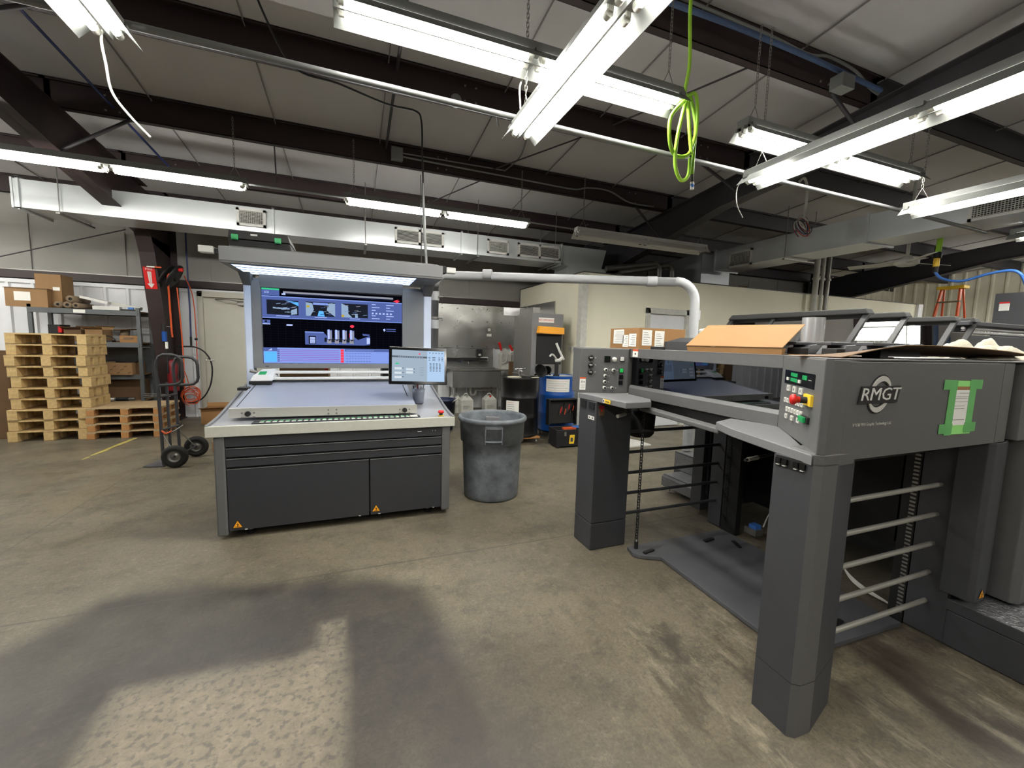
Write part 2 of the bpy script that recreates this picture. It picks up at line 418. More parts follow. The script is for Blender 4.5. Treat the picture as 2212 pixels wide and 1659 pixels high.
# ================================================================== SHELL
YB = 9.05           # inner face of the rear wall
def roof(y): return 4.637 - y / 12.0
w = MB('liner')
# ribbed liner of the rear wall up to 2.30 m, door opening left free (X -2.60 .. -1.50)
def ribbed(mb, x0, x1, z0, z1, y, step=.30, d=.03, sgn=-1):
    mb.box(x0, x1, y, y + .05, z0, z1)
    x = math.ceil(x0 / step) * step
    while x < x1 - .04:
        mb.prism([(x - .035, y), (x - .018, y + sgn * d), (x + .018, y + sgn * d), (x + .035, y)], z0, z1, 'z')
        x += step
ribbed(w, -11.5, -2.62, 0, 2.30, YB); ribbed(w, -1.48, 3.6, 0, 2.30, YB); w.box(-2.62, -1.48, YB, YB + .05, 2.2, 2.30)
w.m('liner').box(-11.5, 3.6, YB - .035, YB, 2.25, 2.31)
struct(w.build('wall_rear'))
w = MB('insul_wall')
n = 60
vs = []; 
for i in range(n + 1):
    x = -11.5 + 33.2 * i / n
    for k, z in enumerate((2.30, 2.9, 3.18, 3.22, 3.6, 4.0)):
        sag = (.03 * math.sin(x * 2.0 + k) if 0 < k < 5 else 0) + (-.05 if k == 2 else 0)
        vs.append((x, YB + .16 - sag * .6 - (.12 if k == 5 else 0), z))
w.add(vs, [(i * 6 + k, (i + 1) * 6 + k, (i + 1) * 6 + k + 1, i * 6 + k + 1) for i in range(n) for k in range(5)], True)
w.box(-11.5, 21.7, YB + .22, YB + .3, 0, 4.0)
for k in range(-9, 18): 
    w.box(k * 1.22 - .003, k * 1.22 + .003, YB + .145, YB + .17, 2.45, 3.9)
struct(w.build('wall_rear_insulation'))
w = MB('beam_red'); w.box(-11.5, 3.6, YB - .02, YB + .14, 2.33, 2.45); w.m('black').box(-11.5, 3.6, YB + .02, YB + .18, 2.30, 2.34)
w.m('dull_steel').box(-11.5, 3.6, YB - .03, YB + .16, 2.45, 2.465)
struct(w.build('trim_1'))
w = MB('liner_far'); ribbed(w, 13.4, 21.7, 0, 3.95, YB - .02, .30, .04); struct(w.build('wall_rear_far'))
w = MB('insul_wall'); w.box(-11.7, -11.5, -9, 9.3, 0, 5.6); struct(w.build('wall_left'))
w = MB('liner_far'); w.box(17.7, 17.8, -9, 9.3, 0, 5.6)
y = -9
while y < 9: w.prism([(17.7, y - .04), (17.66, y - .02), (17.66, y + .02), (17.7, y + .04)], 0, 5.6, 'z'); y += .3
struct(w.build('wall_right'))
w = MB('insul_wall'); w.box(-11.7, 21.8, -9.2, -9, 0, 5.6); struct(w.build('wall_front'))
# roof insulation face
w = MB('insul'); nX, nY = 84, 40; vs = []
for j in range(nY + 1):
    y = -9.1 + 18.4 * j / nY
    for i in range(nX + 1):
        x = -11.7 + 33.5 * i / nX
        fy = ((y - 1.51) / 1.52) % 1.0; sag = .022 * math.sin(PI * fy)
        vs.append((x, y, roof(y) - sag * (.7 + .5 * noise.noise(Vector((x * .8, y, 1))))))
w.add(vs, [((j + 1) * (nX + 1) + i, (j + 1) * (nX + 1) + i + 1, j * (nX + 1) + i + 1, j * (nX + 1) + i) for j in range(nY) for i in range(nX)], True)
w.quad((-11.7, -9.1, roof(-9.1) + .05), (21.8, -9.1, roof(-9.1) + .05), (21.8, 9.3, roof(9.3) + .05), (-11.7, 9.3, roof(9.3) + .05))
for k in range(-9, 18):
    x = k * 1.22 + .35; w.m('seam').hexa([(x - .004, -9, roof(-9) - .035), (x + .005, -9, roof(-9) - .035), (x + .005, 9.1, roof(9.1) - .032), (x - .005, 9.1, roof(9.1) - .032)] + [(x - .005, -9, roof(-9) - .02), (x + .005, -9, roof(-9) - .02), (x + .005, 9.1, roof(9.1) - .02), (x - .005, 9.1, roof(9.1) - .02)])
struct(w.build('ceiling'))
# purlins (Z sections), brown near the left bays, greyer to the right as in the photo
PUR = [-3.07, -1.55, -.02, 1.51, 3.03, 4.55, 6.07, 7.60, 9.0]
for k, y in enumerate(PUR):
    for (x0, x1, mt) in ((-11.6, -2.95, 'beam_red'), (-3.0, 5.25, 'beam_red'), (5.15, 13.45, 'beam_grey'), (13.35, 17.7, 'beam_grey')):
        w = MB(mt); zt = roof(y) - .005; zb = zt - .26
        w.box(x0, x1, y - .003, y + .003, zb, zt)
        w.box(x0, x1, y - .003, y + .075, zb, zb + .006); w.box(x0, x1, y + .069, y + .075, zb, zb + .022)
        w.box(x0, x1, y - .075, y + .003, zt - .006, zt); w.box(x0, x1, y - .075, y - .069, zt - .022, zt)
        if x0 < 5:
            w.m('dull_steel')
            for xx in (x0 + .5, x0 + .62, x1 - .9, x1 - .78, (x0 + x1) / 2, (x0 + x1) / 2 + .12):
                for zz in (zb + .05, zt - .06): w.cyl((xx, y - .012, zz), (xx, y - .002, zz), .011, n=8)
        struct(w.build('roof_purlin', loc=(x0, y, zb)))
# tapered portal frames
for X, mt in ((-2.97, 'beam_red'), (5.2, 'beam_grey'), (13.4, 'beam_grey')):
    w = MB(mt)
    def top(y): return roof(y) - .27
    def bot(y): return top(y) - (.36 if y < 4.9 else .36 + (y - 4.9) * .105)
    ys = [-9, -6, -3, 0, 2, 4, 4.9, 6, 7, 7.8, 8.0]
    for a, b_ in zip(ys[:-1], ys[1:]):
        w.hexa([(X - .006, a, bot(a)), (X + .006, a, bot(a)), (X + .006, b_, bot(b_)), (X - .006, b_, bot(b_)), (X - .006, a, top(a)), (X + .006, a, top(a)), (X + .006, b_, top(b_)), (X - .006, b_, top(b_))])
        for f, s in ((bot, 0), (top, -.012)):
            w.hexa([(X - .1, a, f(a) + s), (X + .1, a, f(a) + s), (X + .1, b_, f(b_) + s), (X - .1, b_, f(b_) + s), (X - .1, a, f(a) + s + .012), (X + .1, a, f(a) + s + .012), (X + .1, b_, f(b_) + s + .012), (X - .1, b_, f(b_) + s + .012)])
    # haunch and tapered column
    yi_t, yi_b = 8.12, 8.72
    w.hexa([(X - .006, 8.0, bot(8.0)), (X + .006, 8.0, bot(8.0)), (X + .006, 9.0, 2.8), (X - .006, 9.0, 2.8), (X - .006, 8.0, top(8)), (X + .006, 8.0, top(8)), (X + .006, 9.0, top(9)), (X - .006, 9.0, top(9))])
    def seg(ya, za, yb, zb):
        w.hexa([(X - .1, ya, za), (X + .1, ya, za), (X + .1, ya + .012, za), (X - .1, ya + .012, za), (X - .1, yb, zb), (X + .1, yb, zb), (X + .1, yb + .012, zb), (X - .1, yb + .012, zb)])
        w.hexa([(X - .006, ya + .01, za), (X + .006, ya + .01, za), (X + .006, 9.0, za), (X - .006, 9.0, za), (X - .006, yb + .01, zb), (X + .006, yb + .01, zb), (X + .006, 9.0, zb), (X - .006, 9.0, zb)])
    seg(yi_b, 0.0, yi_t, 2.75); seg(yi_t, 2.75, 8.0, bot(8.0))
    w.box(X - .1, X + .1, 8.99, 9.002, 0, 3.6)
    w.box(X - .12, X + .12, 8.68, 9.02, 0, .015)
    struct(w.build('steel_frame', loc=(X, 8.9, 0)))
# flange braces and roof sag rods / rod bracing
for i, (a, b_) in enumerate([((5.1, 4.55, 3.7), (4.35, 4.57, 4.0)), ((5.1, 6.07, 3.35), (4.5, 6.08, 3.86)), ((5.1, 3.03, 3.8), (4.55, 3.04, 4.12)), ((-2.95, 6.07, 3.4), (-2.3, 6.08, 3.86)), ((-2.95, 4.55, 3.7), (-2.3, 4.57, 4.0))]):
    w = MB('beam_grey'); w.tube([a, b_], .02, 4); struct(w.build('flange_brace', loc=a))
for i, (a, b_) in enumerate([((.43, 1.5, 4.25), (.43, 3.03, 4.12)), ((.43, 3.03, 4.3), (.43, 4.55, 4.18)), ((.43, 4.55, 4.18), (.43, 6.07, 4.06)), ((2.9, 4.7, 4.17), (1.9, 6.0, 4.0)), ((2.9, 4.7, 4.17), (3.6, 3.1, 4.2)), ((1.9, 6.15, 3.95), (1.2, 7.5, 3.86)), ((-.9, 6.1, 3.98), (-1.1, 7.6, 3.9))]):
    w = MB('beam_grey'); w.tube([a, b_], .016 if i < 3 else .010, 6); struct(w.build('sag_rod', loc=a))
# blue air line along the left slope
tag(MB('hose_dblue').tube(smooth_path([(-2.55, 2.2, 4.35), (-2.5, 3.9, 4.16), (-2.45, 5.6, 4.0), (-2.4, 7.4, 3.84)], 8), .013, 8).build('air_line', loc=(-2.5, 4, 4.2)), 'thin dark blue air line running under the roof near the left frame', 'air hose')

# ---- enclosed cream room on the right
w = MB('cream')
w.box(3.62, 4.93, 6.2, 6.32, 0, 2.72); w.box(5.93, 13.3, 6.2, 6.32, 0, 2.72); w.box(4.93, 5.93, 6.2, 6.32, 2.2, 2.72)
w.m('beam_grey').box(3.60, 13.32, 6.18, 6.34, 2.72, 2.735)
struct(w.build('wall_office_front'))
w = MB('cream'); w.box(3.62, 3.74, 6.32, 9.03, 0, 2.72); w.m('beam_grey').box(3.60, 3.76, 6.34, 9.03, 2.72, 2.735); struct(w.build('wall_office_side'))
w = MB('wood_grey'); w.box(3.74, 13.2, 6.32, 9.0, 2.6, 2.7); struct(w.build('ceiling_office'))
w = MB('cream'); w.box(13.18, 13.3, 6.32, 9.0, 0, 2.72); w.m('liner').box(13.16, 13.34, 6.14, 6.2, 0, 2.72); struct(w.build('wall_office_end'))
w = MB('white_dirty'); w.prism([(3.585, 6.165), (3.70, 6.165), (3.70, 6.195), (3.614, 6.195), (3.614, 6.30), (3.585, 6.30)], 0, 2.70); struct(w.build('trim_2'))
# ---- doors
def door(num, x0, x1, y, ztop, sgn, label_m, frame_m):
    d = MB(label_m); d.box(x0 + .08, x1 - .08, y + .03, y + .075, 0.01, ztop - .1)
    o = struct(d.build('door_%d' % num))
    o['_base'] = (0, 0, 0)
    f = MB(frame_m)
    for a, b_, z0, z1 in ((x0, x0 + .085, 0, ztop), (x1 - .085, x1, 0, ztop), (x0, x1, ztop - .1, ztop)):
        f.box(a, b_, y - .02, y + .09, z0, z1)
        f.box(a + (.02 if a == x0 else -.0), b_ - (0 if a == x0 else .02), y - .03, y - .02, z0, z1 - .03)
    f.build('door_frame', o, bevel=.003)
    return o
d1 = door(1, -2.62, -1.48, YB - .02, 2.28, -1, 'door_paint', 'door_paint')
h = MB('chrome'); h.cyl((-1.66, YB + .0, 1.0), (-1.66, YB - .06, 1.0), .03); h.tube([(-1.66, YB - .06, 1.0), (-1.78, YB - .06, 1.0)], .009); h.build('door_handle', d1)
h = MB('dull_steel'); h.box(-2.0, -1.72, YB - .06, YB - .0, 2.06, 2.12); h.tube([(-1.9, YB - .05, 2.12), (-2.12, YB - .2, 2.14), (-2.34, YB - .03, 2.145)], .010, 6); h.build('door_closer', d1)
d2 = door(2, 4.93, 5.93, 6.19, 2.2, -1, 'liner', 'white_dirty')
# ================================================================== STRIP LIGHTS
def fixture(label, c, along, L_=2.44, lit=True, wing=.13, chains=True, tubes=2, bare=False):
    """c = centre of the underside; along 'x' or 'y'."""
    T = thing('hanging_strip_light', label, 'ceiling light', c, 'fluorescent strip lights hung on chains')
    def P(a, b_, z): return (c[0] + a, c[1] + b_, c[2] + z) if along == 'x' else (c[0] + b_, c[1] + a, c[2] + z)
    h = L_ / 2
    f = MB('reflector' if lit else 'white')
    def ext(prof, a0, a1):
        n = len(prof); vs = [P(a0, p[0], p[1]) for p in prof] + [P(a1, p[0], p[1]) for p in prof]
        f.add(vs, [tuple(range(n)), tuple(reversed(range(n, 2 * n)))] + [(i, n + i, n + (i + 1) % n, (i + 1) % n) for i in range(n)])
    ext([(-.055, .10), (.055, .10), (.055, .155), (-.055, .155)], -h, h)
    f.build('housing', T, bevel=.002)
    if bare:
        r = MB('reflector'); f = r; ext([(-.085, .088), (.085, .088), (.085, .092), (-.085, .092)], -h, h); r.build('reflector', T)
    else:
        r = MB('reflector' if lit else 'white'); f = r
        ext([(-wing, .02), (-wing + .003, .02), (-.057, .093), (-.057, .100)], -h, h)
        ext([(wing - .003, .02), (wing, .02), (.057, .100), (.057, .093)], -h, h)
        for a in (-h + .02, -.02, h - .06):
            p0 = P(a, -.085, .078); p1 = P(a + .04, .085, .104); f.box(min(p0[0], p1[0]), max(p0[0], p1[0]), min(p0[1], p1[1]), max(p0[1], p1[1]), p0[2], p1[2])
        ext([(-.014, .10), (-.006, .045), (.006, .045), (.014, .10)], -h, h)
        r.build('reflector', T)
    offs = (-.045, .045) if tubes == 2 else (0,)
    for s in (0, 1):
        a0 = -h + .03 + s * (h); a1 = a0 + h - .06
        for o_ in offs:
            t = MB('lamp' if lit else 'tube_off')
            if lit: t.cyl(P(a0 + .03, o_, .055), P(a1 - .03, o_, .055), .017, n=10)
            if lit: t.build('tube', T)
            for q in (a0, a1):
                t = MB('white_dirty' if lit else 'reflector')
                e = -.03 if q == a0 else .03
                t.cyl(P(q, o_, .055), P(q - e, o_, .055), .019, n=10)
                p0 = P(q - .010, o_ - .012, .055); p1 = P(q + .010, o_ + .012, .102)
                t.box(min(p0[0], p1[0]), max(p0[0], p1[0]), min(p0[1], p1[1]), max(p0[1], p1[1]), p0[2], p1[2])
                t.build('lamp_holder', T)
    if chains:
        for s in (-1, 1):
            ch = MB('dull_steel'); a = s * (h - .12); top = roof(P(a, 0, 0)[1]) - .28
            b0 = Vector(P(a, 0, .155)); z = b0.z + .12; 
            ch.tube([P(a - .06, 0, .155), (b0.x, b0.y, z)], .003, 4); ch.tube([P(a + .06, 0, .155), (b0.x, b0.y, z)], .003, 4)
            k = 0
            while z < top:
                zz = min(z + .034, top + .01)
                u = (.008, 0) if k % 2 else (0, .008)
                ch.tube([(b0.x - u[0], b0.y - u[1], z), (b0.x - u[0], b0.y - u[1], zz), (b0.x + u[0], b0.y + u[1], zz), (b0.x + u[0], b0.y + u[1], z)], .0024, 4, closed=True)
                z += .028; k += 1
            ch.build('chain', T)
    return T
FX = {}
FX['a'] = fixture('double-tube strip light lengthwise at top centre, crossed by the large slanting light', (1.13, 2.70, 3.30), 'x')
fixture('lit double-tube strip light right of the lime green hose, behind the longest light', (4.23, 2.70, 3.24), 'x')
fixture('lit strip light at upper left hanging in front of the start of the duct', (-2.32, 5.60, 3.10), 'x', bare=True)
fixture('lit strip light in front of the duct, above the right half of the colour console', (1.12, 5.60, 3.10), 'x', bare=True)
fixture('unlit white strip light without tubes hanging right of the duct, below the grey roof frame', (4.235, 5.45, 3.04), 'x', lit=False)
fixture('large lit strip light slanting down through the top centre of the photo', (1.10, 1.65, 2.90), 'y')
fixture('lit strip light in the top left corner, a white cable hanging from it', (-1.12, 1.60, 2.93), 'y')
fixture('long lit strip light running to the right edge of the photo above the press logo', (3.24, 1.59, 2.90), 'y')
fixture('lit strip light at the right edge just below the grilled duct vent', (5.38, 1.50, 2.90), 'y')
fixture('farthest lit strip light, small at the right edge above the black cabinet', (7.58, 1.50, 2.90), 'y', chains=False)
fixture('added unseen strip light over the photographer, left of the middle', (-1.12, -2.4, 2.95), 'y', bare=True)  # from here on: assumed lamps out of view, added to light the near end
fixture('added unseen strip light over the photographer, in the middle', (2.2, -2.4, 2.95), 'y', bare=True)
fixture('added unseen strip light over the near side of the press', (5.38, -2.2, 2.95), 'y', bare=True)
fixture('added unseen strip light over the far left aisle', (-5.6, 3.0, 3.3), 'x', bare=True)  # assumed lamps off to the left, added to brighten the rear wall
fixture('added unseen strip light above the left end of the storage rack', (-5.4, 5.6, 3.1), 'x', bare=True)
fixture('added unseen strip light beyond the left frame', (-6.5, 7.4, 3.1), 'x', bare=True)
fixture('added unseen strip light far to the right over the press feeder', (11.5, 2.4, 3.2), 'x', bare=True)  # assumed lamps off to the right, added to brighten the far bays
fixture('added unseen strip light in the last bay on the right', (14.4, -.6, 3.2), 'x', bare=True)
fixture('added unseen strip light near the end wall on the right', (15.2, 4.3, 3.2), 'x', bare=True)
# ================================================================== DUCTS AND PIPES
def vent(mb, M, w_, h_, fins, mode, d=.03):
    """louvred grille; M frame with origin at centre of the grille, z out"""
    mb.m('white'); t = .035
    mb.obox(M, -w_ / 2, w_ / 2, -h_ / 2, -h_ / 2 + t, 0, d); mb.obox(M, -w_ / 2, w_ / 2, h_ / 2 - t, h_ / 2, 0, d)
    mb.obox(M, -w_ / 2, -w_ / 2 + t, -h_ / 2, h_ / 2, 0, d); mb.obox(M, w_ / 2 - t, w_ / 2, -h_ / 2, h_ / 2, 0, d)
    mb.m('black').obox(M, -w_ / 2 + t, w_ / 2 - t, -h_ / 2 + t, h_ / 2 - t, 0, .004)
    mb.m('white_dirty')
    if mode in ('h', 'g'):
        for k in range(fins):
            y = -h_ / 2 + t + (h_ - 2 * t) * (k + .5) / fins; mb.obox(M, -w_ / 2 + t, w_ / 2 - t, y - .003, y + .003, .006, d - .006)
    if mode == 'g':
        nf = int(fins * w_ / h_)
        for k in range(nf):
            x = -w_ / 2 + t + (w_ - 2 * t) * (k + .5) / nf; mb.obox(M, x - .0025, x + .0025, -h_ / 2 + t, h_ / 2 - t, .004, d - .012)
    if mode == 'hh':
        mb.m('white').obox(M, -.02, .02, -h_ / 2, h_ / 2, 0, d); mb.m('white_dirty')
        for k in range(fins):
            y = -h_ / 2 + t + (h_ - 2 * t) * (k + .5) / fins; mb.obox(M, -w_ / 2 + t, w_ / 2 - t, y - .003, y + .003, .006, d - .006)
T = thing('air_duct', 'long galvanised rectangular air duct hanging along the rear wall', 'duct', (0, 7.5, 2.99))
D = MB('galv')
segs = [(-3.93, -1.1), (-1.1, 1.76), (1.76, 3.72)]
for (a, b_) in segs:
    n = 10; y0, y1, z0, z1 = 7.2, 7.78, 3.03, 3.375
    for i in range(n):
        xa = a + (b_ - a) * i / n; xb = a + (b_ - a) * (i + 1) / n
        ba = .012 * math.sin(PI * i / n); bb = .012 * math.sin(PI * (i + 1) / n)
        D.add([(xa, y0, z0), (xb, y0, z0), (xb, y0 - bb, (z0 + z1) / 2), (xa, y0 - ba, (z0 + z1) / 2), (xb, y0, z1), (xa, y0, z1)], [(0, 1, 2, 3), (3, 2, 4, 5)], True)
    D.add([(a, y0, z0), (b_, y0, z0), (b_, y1, z0), (a, y1, z0)], [(0, 3, 2, 1)]); D.add([(a, y0, z1), (b_, y0, z1), (b_, y1, z1), (a, y1, z1)], [(0, 1, 2, 3)])
    D.add([(a, y1, z0), (b_, y1, z0), (b_, y1, z1), (a, y1, z1)], [(3, 2, 1, 0)])
D.box(-3.95, -3.93, 7.19, 7.79, 3.02, 3.385)
D.build('duct_body', T)
for i, x in enumerate((-3.88, -1.1, 1.76, 3.70)):
    D = MB('galv'); D.box(x - .015, x + .015, 7.175, 7.20, 3.005, 3.40); D.box(x - .015, x + .015, 7.175, 7.8, 3.0, 3.03); D.box(x - .015, x + .015, 7.175, 7.8, 3.375, 3.40); D.build('flange', T, bevel=.003)
D = MB('galv'); D.hexa([(3.72, 7.2, 3.03), (4.55, 7.2, 2.82), (4.55, 7.78, 2.82), (3.72, 7.78, 3.03), (3.72, 7.2, 3.37), (4.69, 7.2, 3.37), (4.69, 7.78, 3.37), (3.72, 7.78, 3.37)]); D.box(3.86, 4.69, 7.18, 7.8, 2.74, 3.0); D.build('transition_box', T)
for (x0, x1, mode, zz) in ((-1.56, -1.19, 'g', 3.215), (0.64, 1.44, 'hh', 3.205), (2.215, 2.62, 'g', 3.195), (2.80, 3.66, 'hh', 3.195)):
    D = MB('white'); vent(D, frame(((x0 + x1) / 2, 7.185, zz), (1, 0, 0), (0, 0, 1)), x1 - x0, .245, 9, mode); D.build('air_vent', T)
for x in (-3.49, .19, 2.04, 3.55):
    D = MB('dull_steel'); D.tube([(x, 7.17, 3.0), (x, 7.17, 3.95)], .006, 6); D.tube([(x, 7.84, 3.0), (x, 7.84, 3.9)], .006, 6); D.box(x - .02, x + .02, 7.13, 7.9, 2.985, 3.005); D.build('hanger', T)
# right duct
T = thing('air_duct', 'galvanised air duct running from the cream room towards the right edge', 'duct', (7.3, 4, 3.1))
D = MB('galv_dark')
D.box(7.0, 7.62, -1.0, 6.75, 3.11, 3.49); D.build('duct_body', T)
for y in (3.97, 1.3, 6.7):
    D = MB('galv_dark'); D.box(6.975, 7.645, y - .015, y + .015, 3.085, 3.515); D.build('flange', T)
D = MB('white'); vent(D, frame((6.99, 6.08, 3.235), (0, -1, 0), (0, 0, 1)), .52, .30, 9, 'g'); D.build('air_vent', T)
D = MB('white'); vent(D, frame((6.99, 2.58, 3.26), (0, -1, 0), (0, 0, 1)), .62, .30, 10, 'g'); D.build('air_vent', T)
for y in (5.17, 2.0):
    D = MB('dull_steel'); D.tube([(6.96, y, 3.08), (6.96, y, roof(y) - .25)], .006, 6); D.tube([(7.66, y, 3.08), (7.66, y, roof(y) - .25)], .006, 6); D.box(6.93, 7.7, y - .02, y + .02, 3.06, 3.08); D.build('hanger', T)
# grey plastic conduit from behind the console over to the press
C_ = MB('pvc')
path = [(.87, 4.82, 0.0), (.87, 4.82, 2.14)] + arc((.99, 4.78, 2.14), .12, PI, PI / 2, 5, (1, -.15, 0), (0, 0, 1)) + [(3.16, 3.52, 2.19)] + arc((3.14, 3.48, 1.98), .21, PI / 2, 0, 6, (.96, -.28, 0), (0, 0, 1)) + [(3.37, 3.42, .4)]
C_.tube(path, .047, 14)
o = tag(C_.build('plastic_conduit', loc=(.87, 4.82, 0)), 'thick grey plastic conduit rising behind the console and bending down to the press', 'conduit')
for p, d in (((.87, 4.82, 1.7), (0, 0, 1)), ((.87, 4.82, 2.02), (0, 0, 1)), ((1.4, 4.5, 2.263), (1, -.55, 0)), ((2.95, 3.64, 2.195), (1, -.55, 0)), ((3.36, 3.43, 1.85), (0, 0, 1))):
    d = Vector(d).normalized(); p = Vector(p); c_ = MB('pvc'); c_.cyl(p - d * .05, p + d * .05, .054); c_.build('coupling', o)
for z in (1.35, 1.76, 2.0):
    c_ = MB('dull_steel'); c_.cyl((.87, 4.82, z), (.87, 4.82, z + .025), .053); c_.cyl((.90, 4.765, z + .012), (.95, 4.75, z + .012), .008); c_.build('pipe_clamp', o)
c_ = MB('steel'); c_.cyl((3.37, 3.42, 1.52), (3.37, 3.42, 1.54), .07); c_.build('pipe_clamp', o)
# white pipe with elbow behind the hoods
c_ = MB('white'); c_.tube([(3.50, 3.46, .42), (3.50, 3.46, 1.66), (3.53, 3.46, 1.70), (4.4, 3.40, 1.68)], .024, 10); c_.ball((3.50, 3.46, 1.68), .036)
tag(c_.build('white_pipe', loc=(3.5, 3.46, .4)), 'thin white pipe with an elbow beside the grey conduit, behind the press hoods', 'pipe')
# long electrical conduit along the first purlin and others
c_ = MB('conduit'); c_.tube([(-3.2, 2.92, 3.13), (-1.1, 2.92, 3.12), (3.24, 2.92, 3.10), (5.38, 2.92, 3.09), (7.5, 2.92, 3.06)], .020, 10); tag(c_.build('metal_conduit', loc=(0, 2.92, 3.1)), 'long thick metal conduit crossing the photo under the front red roof beam', 'conduit')
c_ = MB('conduit'); c_.tube([(-3.5, 5.85, 3.28), (-.1, 5.85, 3.28)], .014, 8); tag(c_.build('metal_conduit', loc=(-3, 5.8, 3.2)), 'thin metal conduit linking the two upper left strip lights', 'conduit')
c_ = MB('conduit'); c_.tube([(2.34, 5.6, 3.22), (3.02, 5.5, 3.18)], .012, 8); tag(c_.build('metal_conduit', loc=(2.5, 5.5, 3.2)), 'short metal conduit between the lit light and the unlit light', 'conduit')
y6 = 5.99
c_ = MB('conduit'); c_.tube(smooth_path([(.62, y6, 3.955), (1.6, y6, 3.945), (2.6, y6, 3.935), (3.25, y6, 3.93), (3.5, y6, 3.99), (3.9, y6, 4.0), (4.3, y6, 3.88), (4.8, y6, 3.88)], 5), .013, 8)
c_.tube([(.62, y6, 4.0), (2.1, y6, 4.02)], .010, 8); c_.tube(smooth_path([(2.1, y6, 4.02), (2.2, 5.6, 4.11), (2.0, 4.9, 4.18), (1.7, 4.66, 4.18)], 5), .010, 8)
tag(c_.build('metal_conduit', loc=(1.5, 6, 3.95)), 'pair of thin conduits leaving the grey junction box on the second red beam', 'conduit')
c_ = MB('conduit'); c_.box(.49, .64, y6 - .03, y6 + .06, 3.90, 4.06); c_.m('dull_steel').cyl((.51, y6 - .033, 4.04), (.51, y6 - .03, 4.04), .006); c_.cyl((.62, y6 - .033, 4.04), (.62, y6 - .03, 4.04), .006)
tag(c_.build('junction_box', bevel=.004, loc=(.56, y6, 3.9)), 'square grey junction box on the second red roof beam', 'junction box')
c_ = MB('conduit'); c_.cyl((1.0, 4.46, 3.96), (1.0, 4.40, 3.96), .055); c_.tube([(1.05, 4.44, 3.95), (1.45, 4.46, 3.93), (1.55, 4.7, 3.95)], .010, 6)
tag(c_.build('junction_box', loc=(1, 4.43, 3.9)), 'small round junction box under the front red beam, above the duct', 'junction box')
c_ = MB('hose_faded'); c_.tube(smooth_path([(2.1, 2.86, 4.18), (3.0, 2.86, 4.2), (4.0, 2.86, 4.19), (5.05, 2.88, 4.17)], 6), .022, 8)
tag(c_.build('blue_hose', loc=(3, 2.86, 4.1)), 'faded blue hose fixed along the roof beam at the top right', 'hose')
c_ = MB('conduit'); c_.tube(smooth_path([(2.0, 2.93, 4.32), (3.4, 2.93, 4.31), (4.0, 2.93, 4.28), (4.3, 2.93, 4.33), (4.7, 2.93, 4.30), (4.95, 2.93, 4.2), (5.1, 2.93, 4.17)], 6), .013, 8)
tag(c_.build('metal_conduit', loc=(3, 2.93, 4.3)), 'bent thin conduit above the faded blue hose at the top right', 'conduit')
c_ = MB('conduit'); c_.box(4.3, 4.48, 2.78, 2.9, 4.0, 4.12); tag(c_.build('junction_box', bevel=.004, loc=(4.4, 2.85, 4.0)), 'grey box on the roof beam left of the right frame, below the blue hose', 'junction box')
# cable drop to the console
c_ = MB('black'); c_.tube(smooth_path([(-.68, 3.6, 4.1), (-.6, 3.8, 3.9), (-.42, 3.95, 3.66), (-.1, 4.0, 3.64), (.3, 4.15, 3.64), (.56, 4.2, 3.66), (.62, 4.2, 3.58), (.63, 4.2, 3.3), (.64, 4.2, 3.0)], 6), .009, 6)
c_.m('conduit').tube(smooth_path([(.64, 4.2, 3.02), (.645, 4.2, 2.8), (.66, 4.2, 2.5), (.68, 4.2, 2.2)], 5), .013, 8); c_.m('black').tube([(.62, 4.22, 3.1), (.63, 4.22, 2.2)], .004, 6)
tag(c_.build('power_cable', loc=(.64, 4.2, 2.2)), 'power cable swinging from the roof down to the top of the console', 'cable')
c_ = MB('white_dirty'); c_.tube(smooth_path([(-1.14, 2.8, 3.03), (-1.153, 2.8, 2.95), (-1.142, 2.8, 2.85), (-1.125, 2.8, 2.72), (-1.06, 2.8, 2.62), (-.978, 2.8, 2.53)], 6), .006, 8)
tag(c_.build('white_cable', loc=(-1, 2.78, 3)), 'loose white cable hanging from the top left light', 'cable')
c_ = MB('conduit'); c_.tube([(-.42, 8.6, 3.35), (1.6, 8.6, 3.29), (3.4, 8.6, 3.25)], .045, 10); tag(c_.build('sprinkler_pipe', loc=(1, 8.6, 3.3)), 'grey pipe running along the rear wall just below the duct', 'pipe')
c_ = MB('beam_grey'); c_.tube([(-5.3, 8.98, 2.56), (-3.55, 8.98, 3.22)], .009, 6); tag(c_.build('brace_rod', loc=(-4.4, 9, 2.6)), 'thin diagonal brace rod across the upper wall at the left', 'rod')
c_ = MB('white_dirty'); c_.tube(smooth_path([(1.15, 2.84, 3.42), (1.10, 2.86, 3.3), (1.11, 2.88, 3.2), (1.13, 2.9, 3.12)], 5), .006, 6); tag(c_.build('white_cable', loc=(1.12, 2.86, 3.4)), 'short white cable dropping from the middle of the top centre light to the conduit', 'cable')
c_ = MB('dull_steel'); c_.tube(smooth_path([(3.24, 2.88, 3.0), (3.22, 2.9, 2.92), (3.24, 2.9, 2.80), (3.32, 2.9, 2.70)], 5), .005, 6); tag(c_.build('loose_chain', loc=(3.24, 2.9, 3)), 'loose chain end dangling below the left end of the longest light', 'chain')
